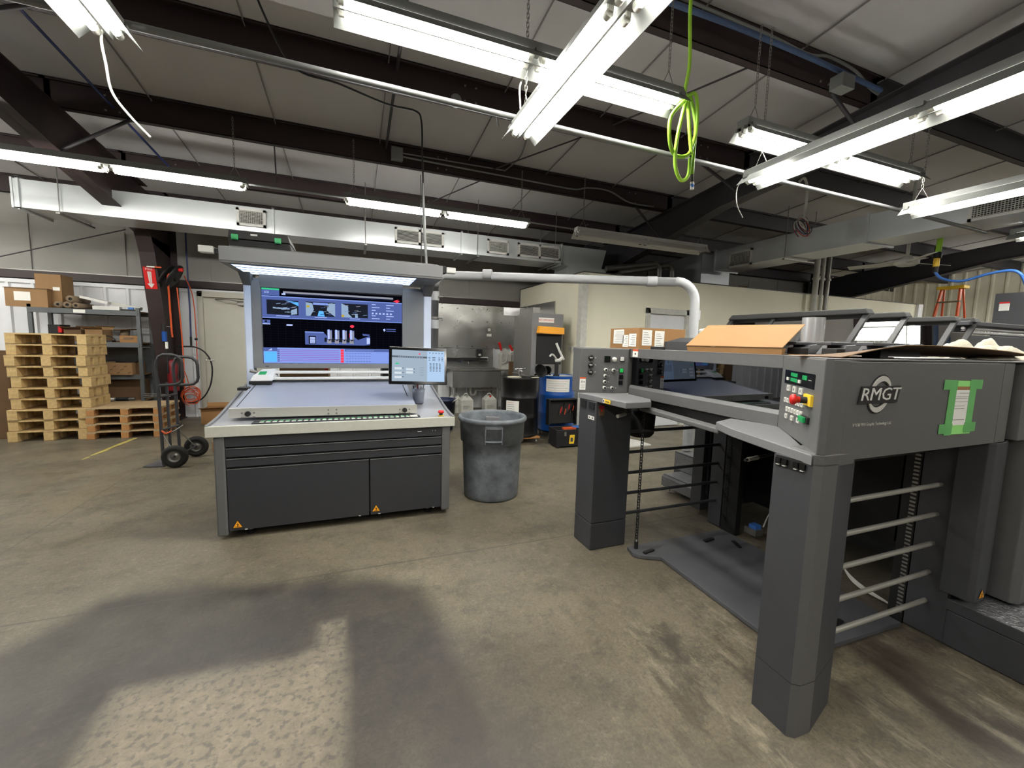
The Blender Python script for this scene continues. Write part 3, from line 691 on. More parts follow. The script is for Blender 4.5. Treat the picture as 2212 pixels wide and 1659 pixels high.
# lime hose bundle
c_ = MB('lime'); Y = 2.66
c_.tube(smooth_path([(2.22, 2.5, 4.2), (2.26, 2.55, 3.9), (2.33, 2.6, 3.6), (2.36, Y, 3.42), (2.46, Y, 3.44), (2.52, Y + .03, 3.3), (2.50, Y + .02, 3.05), (2.48, Y, 2.86)], 7), .013, 10)
c_.tube(smooth_path([(2.32, Y - .04, 3.34), (2.20, Y - .05, 3.2), (2.20, Y - .05, 3.04), (2.30, Y, 2.97), (2.42, Y, 2.99), (2.49, Y + .02, 3.1), (2.52, Y + .04, 3.24), (2.47, Y + .05, 3.42), (2.42, Y + .03, 3.42), (2.42, Y, 3.2), (2.46, Y, 3.0)], 7), .014, 10)
c_.tube(smooth_path([(2.36, Y - .02, 3.38), (2.29, Y - .03, 3.1), (2.29, Y - .02, 2.9), (2.37, Y, 2.80), (2.44, Y, 2.84), (2.46, Y + .01, 2.98)], 7), .014, 10)
c_.m('black').cyl((2.48, Y, 2.86), (2.485, Y, 2.80), .008); c_.m('white').cyl((2.485, Y, 2.80), (2.487, Y, 2.745), .014); c_.m('hose_blue').cyl((2.486, Y, 2.785), (2.487, Y, 2.76), .0145)
tag(c_.build('lime_hose', loc=(2.4, Y, 3.4)), 'lime green hose looped up and hanging from the roof', 'hose')
# wire bundle
c_ = MB('white_dirty'); c_.tube(smooth_path([(5.95, 4.3, 3.90), (6.05, 4.3, 3.96), (6.13, 4.3, 3.8), (6.12, 4.3, 3.42)], 6), .018, 8)
cols = ['white', 'dark_red', 'navy', 'white_dirty', 'hose_dblue', 'orange', 'white']
for k in range(9):
    c_.m(cols[k % 7]); a = k * .7; R_ = .10 + .02 * (k % 3)
    c_.tube(arc((6.12 + .03 * (k % 3), 4.3 + .01 * k, 3.36 - .01 * k), R_, a, a + 4.8, 14, (1, 0, 0), (0, .3, 1)), .006, 6)
tag(c_.build('wire_bundle', loc=(6.1, 4.3, 3.4)), 'coil of loose coloured wires hanging from a cable in front of the right duct', 'cable')

# ================================================================== COLOUR CONSOLE
CX0, CX1 = -.997, .805
T = thing('press_console', 'grey colour-control console with big screen, lit hood and slanted table', 'control console', (-.1, 4.1, 0))
K = MB('console_dark')
K.box(-.895, .705, 3.50, 4.66, .085, .784); K.m('black').box(-.80, .62, 3.56, 4.6, .06, .085)
K.build('cabinet_body', T, bevel=.002)
for x0, x1 in ((-.955, -.885), (.697, .77)):
    K = MB('press_grey'); K.box(x0, x1, 3.465, 4.68, .035, .784); K.build('side_panel', T, bevel=.012)
K = MB('console_dark'); K.box(-.882, .695, 3.47, 3.50, .705, .782)
K.m('black').box(.43, .44, 3.467, 3.47, .745, .755); K.box(.485, .53, 3.467, 3.47, .742, .756); K.m('white').box(.49, .525, 3.466, 3.467, .746, .752); K.m('black').cyl((.57, 3.47, .75), (.57, 3.466, .75), .004)
K.m('white').box(.615, .618, 3.467, 3.47, .745, .755); K.box(.64, .643, 3.467, 3.47, .745, .755)
K.build('top_rail', T)
for z0, z1 in ((.628, .693), (.552, .614)):
    K = MB('console_dark'); K.box(-.882, .695, 3.472, 3.50, z0, z1); K.m('press_grey').box(-.882, .695, 3.468, 3.472, z1 - .006, z1); K.build('drawer', T, bevel=.004)
def triangle_sign(mb, c, s_, right, up):
    M_ = frame(c, right, up)
    mb.m('black').add([M_ @ Vector(v) for v in ((-s_, -s_ * .8, .001), (s_, -s_ * .8, .001), (0, s_, .001))], [(0, 1, 2)])
    mb.m('amber').add([M_ @ Vector(v) for v in ((-s_ * .86, -s_ * .7, .002), (s_ * .86, -s_ * .7, .002), (0, s_ * .82, .002))], [(0, 1, 2)])
    mb.m('black').add([M_ @ Vector(v) for v in ((-s_ * .1, -s_ * .5, .003), (s_ * .05, -s_ * .5, .003), (s_ * .25, s_ * .05, .003), (0, 0, .003), (s_ * .1, s_ * .5, .003), (-s_ * .2, -s_ * .1, .003), (s_ * .02, -s_ * .08, .003))], [(0, 1, 2, 3, 4, 5, 6)])
    mb.add([M_ @ Vector(v) for v in ((-s_ * .5, -s_ * .55, .003), (s_ * .4, -s_ * .55, .003), (s_ * .4, -s_ * .48, .003), (-s_ * .5, -s_ * .48, .003))], [(0, 1, 2, 3)])
K = MB('console_dark'); K.box(-.880, .100, 3.472, 3.50, .068, .538); K.m('press_grey').box(-.880, .100, 3.469, 3.472, .532, .538)
K.m('white_dirty').box(-.78, -.76, 3.466, 3.47, .068, .074); K.box(.02, .035, 3.466, 3.47, .068, .074)
dr = K.build('cabinet_door', T, bevel=.003)
K = MB('amber'); triangle_sign(K, (-.825, 3.471, .115), .034, (1, 0, 0), (0, 0, 1)); K.build('warning_sticker', dr)
K = MB('console_dark'); K.box(.112, .694, 3.472, 3.50, .068, .538); K.m('press_grey').box(.112, .694, 3.469, 3.472, .532, .538); K.m('white_dirty').box(.17, .19, 3.466, 3.47, .068, .074); K.box(.62, .635, 3.466, 3.47, .068, .074)
dr = K.build('cabinet_door', T, bevel=.003)
K = MB('amber'); triangle_sign(K, (.155, 3.471, .118), .034, (1, 0, 0), (0, 0, 1)); K.build('warning_sticker', dr)
for x, y in ((-.765, 3.58), (.595, 3.58), (-.765, 4.5), (.595, 4.5)):
    K = MB('black'); K.cyl((x, y, 0), (x, y, .018), .034); K.cyl((x, y, .018), (x, y, .09), .013); K.m('dull_steel').cyl((x, y, .025), (x, y, .034), .024, n=6); K.build('levelling_foot', T)
# table top
prof = [(3.455, .858), (3.60, .864), (3.74, .876), (3.90, .898), (4.10, .932), (4.35, .975), (4.66, 1.03), (4.70, 1.03)]
K = MB('console_top'); n = len(prof)
vs = []
for x in (CX0 + .02, CX1 - .02):
    vs += [(x, y, z) for y, z in prof]
K.add(vs, [(i, n + i, n + i + 1, i + 1) for i in range(n - 1)], True)
vs = [(x, y, .784) for x in (CX0 + .02, CX1 - .02) for y in (3.46, 4.7)]
K.add(vs, [(0, 1, 3, 2)])
K.build('table_surface', T)
for x, s_ in ((CX0, 1), (CX1 - .022, 1)):
    K = MB('console_grey'); pr = [(y, z + .016) for y, z in prof] + [(4.70, .784), (3.47, .784)]
    K.prism(pr, x, x + .022, 'x'); K.build('table_side', T, bevel=.004)
K = MB('console_edge'); K.box(CX0, CX1, 3.45, 3.475, .784, .864); K.build('table_front_edge', T, bevel=.003)
# key strip: printed light keys under the board
K = MB('console_dark'); K.box(-.72, .52, 3.50, 3.60, .863, .868)
for i in range(26):
    x = -.67 + i * .043
    K.m('green').box(x, x + .026, 3.556, 3.578, .868, .871)
    K.m('white').box(x, x + .026, 3.512, 3.540, .868, .871)
    K.m('white_dirty').box(x + .004, x + .022, 3.584, 3.592, .868, .870)
K.m('white').box(.44, .50, 3.51, 3.59, .868, .870)
K.build('ink_key_strip', T)
K = MB('yellow'); K.cyl((.70, 3.53, .864), (.70, 3.53, .868), .026); K.m('black').cyl((.70, 3.53, .868), (.70, 3.53, .886), .016); K.m('red').lathe((.70, 3.53, .886), [(.010, 0), (.024, .004), (.027, .014), (.022, .024), (0, .027)], 18); K.build('emergency_stop', T)
# sheet board
e0, e1 = Vector((0, 3.62, .958)), Vector((0, 4.56, 1.09))
K = MB('sheet_board'); K.hexa([(-.88, 3.62, .90), (.50, 3.62, .888), (.50, 4.56, 1.03), (-.88, 4.56, 1.035), (-.88, 3.62, .960), (.50, 3.62, .948), (.50, 4.56, 1.092), (-.88, 4.56, 1.095)])
bd = K.build('viewing_board', T, bevel=.002)
K = MB('alu'); K.hexa([(-.885, 3.605, .895), (.505, 3.605, .883), (.505, 3.62, .885), (-.885, 3.62, .897), (-.885, 3.605, .966), (.505, 3.605, .954), (.505, 3.628, .956), (-.885, 3.628, .968)])
K.m('black')
for x, z in ((-.76, .924), (.40, .913)):
    K.cyl((x, 3.605, z), (x, 3.585, z), .020, n=10); K.m('dull_steel')
    for dx in (-.04, .04): K.cyl((x + dx, 3.605, z + .005), (x + dx, 3.6035, z + .005), .007); K.cyl((x + dx, 3.605, z - .022), (x + dx, 3.6035, z - .018), .008)
    K.m('black')
K.m('dull_steel')
for x in (-.20, -.14): K.cyl((x, 3.605, .934), (x, 3.6035, .934), .007); K.cyl((x, 3.605, .904), (x, 3.6035, .904), .008)
K.build('board_front_edge', bd)
K = MB('black'); K.hexa([(-.85, 3.68, .968), (-.845, 3.68, .968), (-.845, 4.45, 1.08), (-.85, 4.45, 1.08), (-.85, 3.68, .971), (-.845, 3.68, .971), (-.845, 4.45, 1.083), (-.85, 4.45, 1.083)])
K.hexa([(.455, 3.90, .992), (.462, 3.90, .992), (.462, 4.3, 1.052), (.455, 4.3, 1.052), (.455, 3.90, .995), (.462, 3.90, .995), (.462, 4.3, 1.055), (.455, 4.3, 1.055)])
K.build('guide_slot', bd)
# scanning beam with head
K = MB('console_white'); K.box(-.72, .60, 4.44, 4.475, 1.10, 1.128); K.box(-.72, .60, 4.50, 4.535, 1.155, 1.183); K.m('black').box(-.74, .62, 4.43, 4.47, 1.088, 1.10)
bm_ = K.build('scanner_beam', T, bevel=.006)
K = MB('console_white'); K.hexa([(-.90, 4.38, 1.10), (-.72, 4.38, 1.10), (-.69, 4.56, 1.12), (-.84, 4.56, 1.12), (-.88, 4.41, 1.145), (-.75, 4.41, 1.145), (-.71, 4.55, 1.20), (-.82, 4.55, 1.20)])
K.m('black').box(-.90, -.72, 4.34, 4.40, 1.07, 1.10); K.box(-.965, -.87, 4.22, 4.32, 1.03, 1.055); K.m('green').hexa([(-.84, 4.43, 1.152), (-.78, 4.43, 1.152), (-.775, 4.49, 1.176), (-.835, 4.49, 1.176), (-.84, 4.43, 1.156), (-.78, 4.43, 1.156), (-.775, 4.49, 1.18), (-.835, 4.49, 1.18)])
K.m('dull_steel').cyl((-.86, 4.5, 1.17), (-.92, 4.5, 1.185), .016)
K.build('scanner_head', bm_, bevel=.006)
# screen wall
K = MB('console_grey'); K.box(-.90, .705, 4.60, 4.70, 1.205, 2.06); 
K.box(-.90, .705, 4.565, 4.62, 1.205, 1.25); K.box(-.90, -.825, 4.565, 4.62, 1.25, 2.03); K.box(.485, .705, 4.565, 4.62, 1.25, 2.03)
K.hexa([(-.825, 4.565, 1.975), (.485, 4.565, 1.982), (.485, 4.62, 1.982), (-.825, 4.62, 1.975), (-.825, 4.53, 2.09), (.485, 4.53, 2.09), (.485, 4.62, 2.09), (-.825, 4.62, 2.09)])
K.m('black').box(-.80, -.77, 4.562, 4.565, 1.222, 1.228)
K.build('screen_surround', T, bevel=.004)
for x0, x1 in ((-.965, -.90), (.705, .79)):
    K = MB('cool_white'); K.box(x0, x1, 4.57, 4.70, .86, 2.0); K.build('screen_post', T, bevel=.01)
    K = MB('press_grey'); K.hexa([(x0, 4.57, 1.98), (x1, 4.57, 1.98), (x1, 4.70, 1.98), (x0, 4.70, 1.98), (x0 - .02, 4.42, 2.12), (x1 + .02, 4.42, 2.12), (x1 + .02, 4.72, 2.12), (x0 - .02, 4.72, 2.12)]); K.build('hood_bracket', T, bevel=.01)
# big screen, everything on it is a lit image
em('scr_black', (6, 7, 14), 1.0); em('scr_slate', (80, 97, 158), 1.15); em('scr_blue', (130, 154, 228), 1.12); em('scr_pale', (176, 192, 248), 1.2); em('scr_cyan', (92, 176, 250), 1.2); em('scr_red', (240, 60, 84), 1.2)
em('scr_green', (60, 200, 140), 1.1); em('scr_dim', (26, 30, 50), 1.0); em('scr_photo', (30, 34, 44), 1.0); em('scr_photo2', (150, 176, 206), 1.0); em('scr_gold', (190, 170, 60), 1.0); em('scr_line', (26, 22, 26), 1.0); em('scr_mauve', (150, 120, 200), 1.0); em('scr_greyl', (150, 152, 166), 1.0)
K = MB('scr_black'); SX0, SX1, SZ0, SZ1 = -.82, .482, 1.254, 1.972
def R(mt, u0, v0, u1, v1, lay=1, skew=0.0):
    K.m(mt); y = 4.598 - lay * .0006
    a, b_ = SX0 + (SX1 - SX0) * u0, SX0 + (SX1 - SX0) * u1; c0, c1 = SZ1 - (SZ1 - SZ0) * v0, SZ1 - (SZ1 - SZ0) * v1
    K.add([(a, y, c1), (b_, y, c1), (b_ + skew, y, c0), (a + skew, y, c0)], [(0, 1, 2, 3)])
def RP(mt, pts, lay=3):
    K.m(mt); y = 4.598 - lay * .0006
    K.add([(SX0 + (SX1 - SX0) * u, y, SZ1 - (SZ1 - SZ0) * v) for u, v in pts], [tuple(range(len(pts)))])
K.box(SX0, SX1, 4.598, 4.61, SZ0, SZ1)
R('scr_green', 0, 0, .115, .02, 2); R('scr_slate', 0, .02, .115, .095, 2); R('scr_black', .115, 0, 1, .10, 1); R('scr_greyl', .14, .03, .93, .055, 2); R('scr_dim', .14, .055, .93, .075, 2)
R('scr_pale', .02, .04, .045, .065, 3); R('scr_slate', .024, .045, .041, .060, 4); RP('scr_pale', [(.13, .08), (.155, .08), (.155, .055), (.145, .045), (.14, .06), (.13, .06)])
RP('scr_red', [(.93, .085), (.955, .06), (.975, .055), (.96, .075), (.985, .068), (.965, .10), (.945, .108), (.955, .09)], 3)
R('scr_blue', 0, .10, 1, .112, 2); R('scr_slate', 0, .112, 1, .39, 2); R('scr_blue', 0, .385, 1, .395, 3)
random.seed(3)
for i, (u0, u1) in enumerate(((.03, .24), (.29, .495), (.54, .735))):
    R('scr_photo', u0, .15, u1, .345, 3)
    if i == 0:
        RP('scr_photo2', [(u0 + .04, .245), (u0 + .15, .255), (u0 + .15, .272), (u0 + .04, .265)], 4); RP('scr_cyan', [(u0 + .12, .15), (u1, .17), (u1, .22), (u0 + .14, .16)], 4); RP('scr_photo2', [(u1 - .05, .28), (u1 - .01, .25), (u1 - .01, .33), (u1 - .05, .34)], 4)
    if i == 1:
        RP('scr_photo2', [(u0, .16), (u0 + .045, .17), (u0 + .055, .26), (u0 + .03, .345), (u0, .345)], 4); RP('scr_photo2', [(u1 - .05, .17), (u1, .16), (u1, .345), (u1 - .06, .26)], 4); RP('scr_gold', [(u0 + .005, .20), (u0 + .025, .20), (u0 + .025, .23), (u0 + .005, .23)], 5); RP('scr_cyan', [(u0 + .08, .345), (u0 + .09, .27), (u0 + .12, .27), (u0 + .13, .345)], 5); R('scr_blue', u0 + .05, .16, u1 - .05, .19, 4)
    if i == 2:
        RP('scr_photo2', [(u0, .15), (u0 + .05, .19), (u0 + .05, .29), (u0 + .08, .345), (u0, .345)], 4); R('scr_photo2', u0 + .10, .29, u0 + .12, .345, 4); R('scr_gold', u0, .31, u0 + .02, .34, 5)
    for k in range(14):
        a = u0 + .02 + random.random() * (u1 - u0 - .05); v = .16 + random.random() * .16
        RP(random.choice(['scr_greyl', 'scr_slate', 'scr_dim', 'scr_photo2']), [(a, v), (a + .03, v - .008), (a + .03, v - .002), (a, v + .006)], 6)
    R('scr_pale', u0 + .06, .358, u1 - .06, .366, 4)
for r_ in range(6):
    for c_ in range(6 if r_ == 3 else 2):
        wd = .014 if r_ == 3 else .03 + .03 * ((r_ + c_) % 2)
        u = .765 + (.028 if r_ == 3 else .11) * c_
        R('scr_pale', u, .14 + r_ * .04, u + wd, .15 + r_ * .04 + (.012 if r_ == 3 else 0), 4)
for k in range(1, 12): R('scr_line', 0, .40 + k * .033, 1, .4015 + k * .033, 2)
for k in range(1, 20): R('scr_line', k * .05, .40, k * .05 + .0012, .79, 2)
R('scr_slate', 0, .42, .05, .47, 3); R('scr_black', .015, .43, .03, .45, 4); R('scr_pale', 0, .47, .05, .48, 4)
R('scr_pale', .155, .47, .195, .49, 3, .004); RP('scr_red', [(.60, .475), (.605, .455), (.62, .45), (.632, .46), (.63, .48), (.615, .492)], 3)
RP('scr_pale', [(.85, .50), (.865, .485), (.87, .51), (.86, .53)], 3); R('scr_slate', .875, .487, .95, .497, 3); R('scr_slate', .875, .515, .95, .525, 3)
# the press drawn in side view
RP('scr_slate', [(.28, .56), (.41, .565), (.44, .63), (.44, .74), (.28, .74)], 3); R('scr_black', .305, .62, .355, .73, 4); R('scr_blue', .28, .56, .41, .575, 5)
for k in range(6): R('scr_pale', .313, .635 + k * .015, .35, .646 + k * .015, 5)
RP('scr_slate', [(.35, .70), (.70, .70), (.70, .74), (.35, .74)], 3)
for k in range(4):
    u = .435 + k * .054
    R('scr_slate', u, .53, u + .035, .66, 4); R('scr_pale', u + .004, .525, u + .018, .66, 5); R('scr_greyl', u + .02, .54, u + .032, .66, 5); RP('scr_photo', [(u - .02, .64), (u, .64), (u - .005, .70), (u - .02, .70)], 5)
    R('scr_greyl', u, .67, u + .03, .72, 5); R('scr_black', u + .012, .66, u + .022, .68, 6)
R('scr_red', .595, .57, .598, .63, 7)
RP('scr_slate', [(.63, .62), (.66, .66), (.72, .62), (.75, .60), (.75, .73), (.70, .74), (.63, .74)], 3); RP('scr_pale', [(.725, .63), (.75, .63), (.75, .71), (.725, .72)], 5); RP('scr_slate', [(.69, .57), (.75, .58), (.74, .60), (.70, .60)], 5)
# bottom lists
R('scr_blue', 0, .79, 1, 1, 3); R('scr_slate', 0, .79, .09, .84, 4); R('scr_cyan', .005, .845, .085, .985, 4); RP('scr_pale', [(.03, .83), (.055, .80), (.055, .83)], 5)
for k in range(7): R('scr_mauve', .10, .815 + k * .025, .52, .824 + k * .025, 5); R('scr_slate', .09, .815 + k * .025, .105, .83 + k * .025, 6)
R('scr_slate', .56, .795, 1, .83, 4)
for k in range(5):
    R('scr_red', .53, .80 + k * .039, .553, .835 + k * .039, 5)
    if k: 
        for j in range(9): R('scr_slate', .57 + j * .021, .852 + (k - 1) * .039, .585 + j * .021, .858 + (k - 1) * .039, 5)
    else: R('scr_blue', .57, .81, .78, .817, 5)
K.build('main_screen', T)
# hood
K = MB('console_grey'); K.box(CX0 + .005, .79, 3.95, 4.72, 2.105, 2.215); K.m('press_grey').box(-.93, .75, 3.99, 4.72, 2.215, 2.23)
hd = K.build('hood', T, bevel=.004)
K = MB('hood_lamp_gap'); K.add([(-.935, 4.03, 2.092), (.56, 4.03, 2.092), (.56, 4.60, 2.092), (-.935, 4.60, 2.092)], [(3, 2, 1, 0)])
K.m('hood_lamp')
for k in range(4): y = 4.045 + k * .145; K.add([(-.93, y, 2.090), (.555, y, 2.090), (.555, y + .10, 2.090), (-.93, y + .10, 2.090)], [(3, 2, 1, 0)])
K.build('hood_lamp_panel', hd)
K = MB('press_grey'); K.box(CX0 + .005, .79, 3.95, 4.72, 2.094, 2.105) if False else None
K.m('press_grey'); K.box(CX0 + .01, -.94, 3.955, 4.7, 2.09, 2.105); K.box(.565, .785, 3.955, 4.7, 2.09, 2.105); K.box(-.94, .565, 3.955, 4.025, 2.09, 2.105); K.box(-.94, .565, 4.605, 4.7, 2.09, 2.105)
K.build('hood_underside', hd)
for x0, x1 in ((-1.128, -1.028), (.825, .915)):
    K = MB('white'); K.box(x0, x1, 3.955, 4.02, 2.155, 2.207); K.m('black').box(x0 + .01 if x0 > 0 else x1 - .001, x0 + .001 if x0 > 0 else CX0 + .01, 3.99, 4.05, 2.15, 2.20) if x0 < 0 else K.m('black').box(.79, x0, 3.97, 4.05, 2.15, 2.215)
    K.build('sensor_box', hd, bevel=.006)
# black case with green latches on top of the hood
T2 = thing('tool_case', 'black hard case with green latches lying on top of the console hood', 'case', (-.72, 4.3, 2.23))
K = MB('black'); K.hexa([(-.945, 4.08, 2.232), (-.49, 4.08, 2.232), (-.49, 4.5, 2.232), (-.945, 4.5, 2.232), (-.95, 4.07, 2.30), (-.50, 4.07, 2.30), (-.50, 4.5, 2.30), (-.95, 4.5, 2.30)]); K.build('case_base', T2, bevel=.01)
K = MB('black'); K.hexa([(-.95, 4.06, 2.304), (-.50, 4.06, 2.304), (-.50, 4.5, 2.304), (-.95, 4.5, 2.304), (-.945, 4.07, 2.37), (-.52, 4.07, 2.37), (-.52, 4.49, 2.37), (-.945, 4.49, 2.37)]); K.m('white').box(-.79, -.74, 4.058, 4.062, 2.335, 2.35); K.build('case_lid', T2, bevel=.01)
for x in (-.925, -.615):
    K = MB('green'); K.box(x, x + .05, 4.045, 4.06, 2.29, 2.335); K.box(x + .004, x + .046, 4.04, 4.05, 2.295, 2.31); K.build('latch', T2, bevel=.003)
# tilted touch monitor on an arm
T3 = thing('touch_monitor', 'black-framed touch monitor on an arm at the right end of the console', 'monitor', (.56, 4.05, 1.0))
MM = frame((.535, 3.72, 1.285), (1, 0.02, -.03), (.055, .17, .98))
K = MB('black_gloss'); K.obox(MM, -.255, .255, -.165, .165, -.03, 0); K.m('black').obox(MM, -.24, .24, -.15, .15, -.045, -.03)
K.build('monitor_frame', T3, bevel=.005)
em('tab_bg', (168, 186, 202), .95); em('tab_pale', (176, 204, 236), 1.05); em('tab_dark', (96, 106, 118), .9); em('tab_white', (215, 225, 235), 1.0)
K = MB('tab_bg')
def Q(mt, u0, v0, u1, v1, lay=1):
    K.m(mt); W, H_ = .462, .276
    a, b_ = -W / 2 + W * u0, -W / 2 + W * u1; c0, c1 = H_ / 2 - H_ * v0, H_ / 2 - H_ * v1; z = .0006 * lay
    K.add([MM @ Vector((a, c1, z)), MM @ Vector((b_, c1, z)), MM @ Vector((b_, c0, z)), MM @ Vector((a, c0, z))], [(0, 1, 2, 3)])
Q('tab_bg', 0, 0, 1, 1); Q('tab_pale', .66, 0, 1, 1, 2); Q('tab_dark', 0, .19, .66, .245, 3)
for k in range(15): Q('tab_bg', .12 + k * .032, .205, .135 + k * .032, .235, 4)
Q('scr_green', .06, .42, .13, .46, 3); Q('scr_red', .50, .09, .53, .13, 3); Q('tab_dark', .08, .435, .10, .445, 4)
for a, b_ in ((.05, .56), (.05, .70), (.26, .58), (.26, .68), (.05, .84)): Q('tab_white', a, b_, a + .13, b_ + .07, 3); Q('tab_dark', a + .14, b_ + .01, a + .17, b_ + .03, 3)
for k in range(5): Q('tab_dark', .70 + k * .06, .05, .725 + k * .06, .075, 3)
for cx_ in (.69, .76, .79, .88, .94):
    for k in range(3): Q('tab_dark', cx_, .20 + k * .05, cx_ + .03, .22 + k * .05, 3)
for cx_ in (.71, .77, .83, .89):
    for k in range(7): Q('tab_dark', cx_, .40 + k * .04, cx_ + .035, .42 + k * .04, 3)
for k in range(4): Q('tab_dark', .52, .55 + k * .08, .60, .556 + k * .08, 3)
K.build('monitor_screen', T3)
K = MB('dull_steel'); K.tube([(.54, 3.77, 1.27), (.56, 3.95, 1.18), (.60, 4.25, 1.12), (.60, 4.42, .99)], .02, 10); K.build('monitor_arm', T3)
# cup of tools
T4 = thing('tool_cup', 'light grey plastic cup of hand tools standing on the console below the monitor', 'cup', (.57, 3.98, .913))
K = MB('sheet_board'); K.lathe((.57, 3.98, .915), [(.0, 0), (.05, 0), (.058, .10), (.064, .14), (.060, .14), (.05, .01), (0, .01)], 20); K.build('cup', T4)
for i, (a, b_, mt) in enumerate(((.02, .02, 'steel'), (-.03, .01, 'black'), (.03, -.02, 'steel'), (-.01, -.03, 'dark_red'), (.0, .03, 'black'))):
    K = MB(mt); K.tube([(.57 + a * .5, 3.98 + b_ * .5, .93), (.57 + a * 1.6, 3.98 + b_ * 1.6, 1.07 + .012 * i)], .006, 6); K.build('hand_tool', T4)
# ================================================================== PRINTING PRESS
P_ = thing('printing_press', 'large dark grey offset printing press with guard rods and tinted window', 'printing press', (2.4, 1.86, 0))
def part(mb, name, bevel=0.003, parent=None, label=None): return mb.build(name, parent or P_, bevel=bevel, label=label)
# near leg
leg = [(1.58, 1.14), (1.575, .985), (1.60, .965), (1.68, .963), (1.90, 1.03), (1.90, 1.14)]
K = MB('press_dark'); K.prism([(1.58, 1.14), (1.58, .99), (1.90, .99), (1.90, 1.14)], .23, 1.10) if False else None
K = MB('press_dark'); n = len(leg)
def legseg(mb, z0, z1, grow=0.0):
    vs = [(x, y, z) for z in (z0, z1) for x, y in leg]
    for i in range(n):
        j = (i + 1) % n
        mb.m('press_grey' if i in (1, 2) else 'press_dark')
        mb.add([vs[i], vs[j], vs[n + j], vs[n + i]], [(0, 1, 2, 3)])
    mb.m('press_dark').add(vs[:n], [tuple(reversed(range(n)))]); mb.add(vs[n:], [tuple(range(n))])
legseg(K, .225, 1.10); K.m('press_grey').prism([(1.575, .985), (1.60, .965), (1.68, .963), (1.78, .966), (1.78, 1.1), (1.60, 1.1)], 1.09, 1.14); L1 = part(K, 'near_leg', .006)
K = MB('press_dark'); legseg(K, .0, .222); part(K, 'leg_foot_cover', .006, L1)
K = MB('black'); K.box(1.576, 1.581, .985, 1.13, 1.055, 1.10); 
for y in (1.115, 1.09, 1.045, 1.02): K.m('black_gloss').box(1.566, 1.577, y - .010, y + .010, 1.07, 1.092); K.m('white').box(1.566, 1.577, y - .006, y + .006, 1.064, 1.067)
part(K, 'connector_panel', 0, L1)
# far tower
K = MB('press_dark'); K.box(1.607, 1.917, 2.50, 2.735, .205, 1.11); K.m('press_grey').box(1.603, 1.607, 2.50, 2.735, .205, 1.11) if False else None
TW = part(K, 'far_tower', .006)
K = MB('press_dark'); K.box(1.607, 1.917, 2.50, 2.735, 0, .202); part(K, 'tower_foot_cover', .006, TW)
K = MB('black'); K.box(1.600, 1.609, 2.632, 2.70, 1.045, 1.10); K.box(1.600, 1.609, 2.52, 2.59, 1.05, 1.10); part(K, 'sight_window', 0, TW)
K = MB('paper'); K.box(1.604, 1.607, 2.518, 2.598, .975, 1.0); K.m('ink').box(1.603, 1.604, 2.53, 2.545, .983, .992); K.box(1.603, 1.604, 2.57, 2.585, .983, .992); part(K, 'rating_label', 0, TW)
K = MB('dark_red'); K.box(1.632, 1.675, 2.496, 2.50, 1.06, 1.085); K.m('cardboard_dark').box(1.632, 1.675, 2.496, 2.50, 1.01, 1.06); K.m('red').box(1.645, 1.66, 2.495, 2.496, 1.04, 1.056); part(K, 'warning_label', 0, TW)
K = MB('dull_steel'); K.tube([(1.86, 2.50, 1.045), (1.86, 2.44, 1.04), (1.72, 2.40, 1.02)], .008, 8); K.m('rod').cyl((1.72, 2.40, 1.02), (1.80, 2.42, 1.03), .013); part(K, 'lever', 0, TW)
K = MB('black'); K.box(1.917, 1.92, 2.54, 2.56, .35, .80); part(K, 'tower_slot', 0, TW)
# shelves
K = MB('press_light'); K.prism([(1.595, 2.735), (1.955, 2.63), (1.924, 2.315), (1.835, 2.197), (1.631, 2.194)][::-1], 1.11, 1.15)
SH = part(K, 'control_shelf', .004)
K = MB('yellow'); M_ = frame((1.612, 2.38, 1.13), (-.067, -1, 0), (0, 0, 1)); K.obox(M_, -.05, .05, -.012, .014, 0, .003); K.m('black').obox(M_, -.045, -.03, -.006, .008, .003, .004); K.m('paper').obox(M_, -.05, -.025, -.012, .014, .0025, .0035); K.m('ink').obox(M_, -.01, .035, -.003, .003, .003, .004); part(K, 'caution_sticker', 0, SH)
K = MB('press_light'); K.prism([(1.565, .985), (1.99, 1.42), (1.93, 1.66), (1.76, 1.60), (1.69, 1.45)][::-1], 1.095, 1.135); part(K, 'control_shelf', .004)
# angled control boxes
K = MB('press_grey'); K.prism([(1.594, 2.733), (1.955, 2.627), (2.02, 2.66), (2.02, 2.85), (1.60, 2.85)], 1.15, 1.49)
CB = part(K, 'control_box', .005)
CB2 = part(MB('press_grey').prism([(1.97, 1.42), (1.578, .982), (1.60, .965), (1.68, .965), (2.05, .985), (2.05, 1.42)], 1.135, 1.488), 'control_box', .005)
ML = frame((1.594, 2.731, 1.15), (.361, -.106, 0), (0, 0, 1))   # x along the panel, y up, z out
def LU(u, v): return u * .376, .34 - v * .345
for v in (.21, .365, .52):
    x, y = LU(.22, v); K = MB('black'); K.lathe(ML @ Vector((x, y, 0)), [(.021, 0), (.021, .012), (.017, .016), (0, .016)], 14, ML.to_3x3()); K.obox(ML, x - .006, x + .006, y - .02, y + .02, .014, .026); K.m('white').obox(ML, x - .014, x + .006, y - .0025, y + .0025, .026, .0272); K.obox(ML, x + .034, x + .04, y - .004, y + .004, 0, .001); K.build('selector_knob', CB)
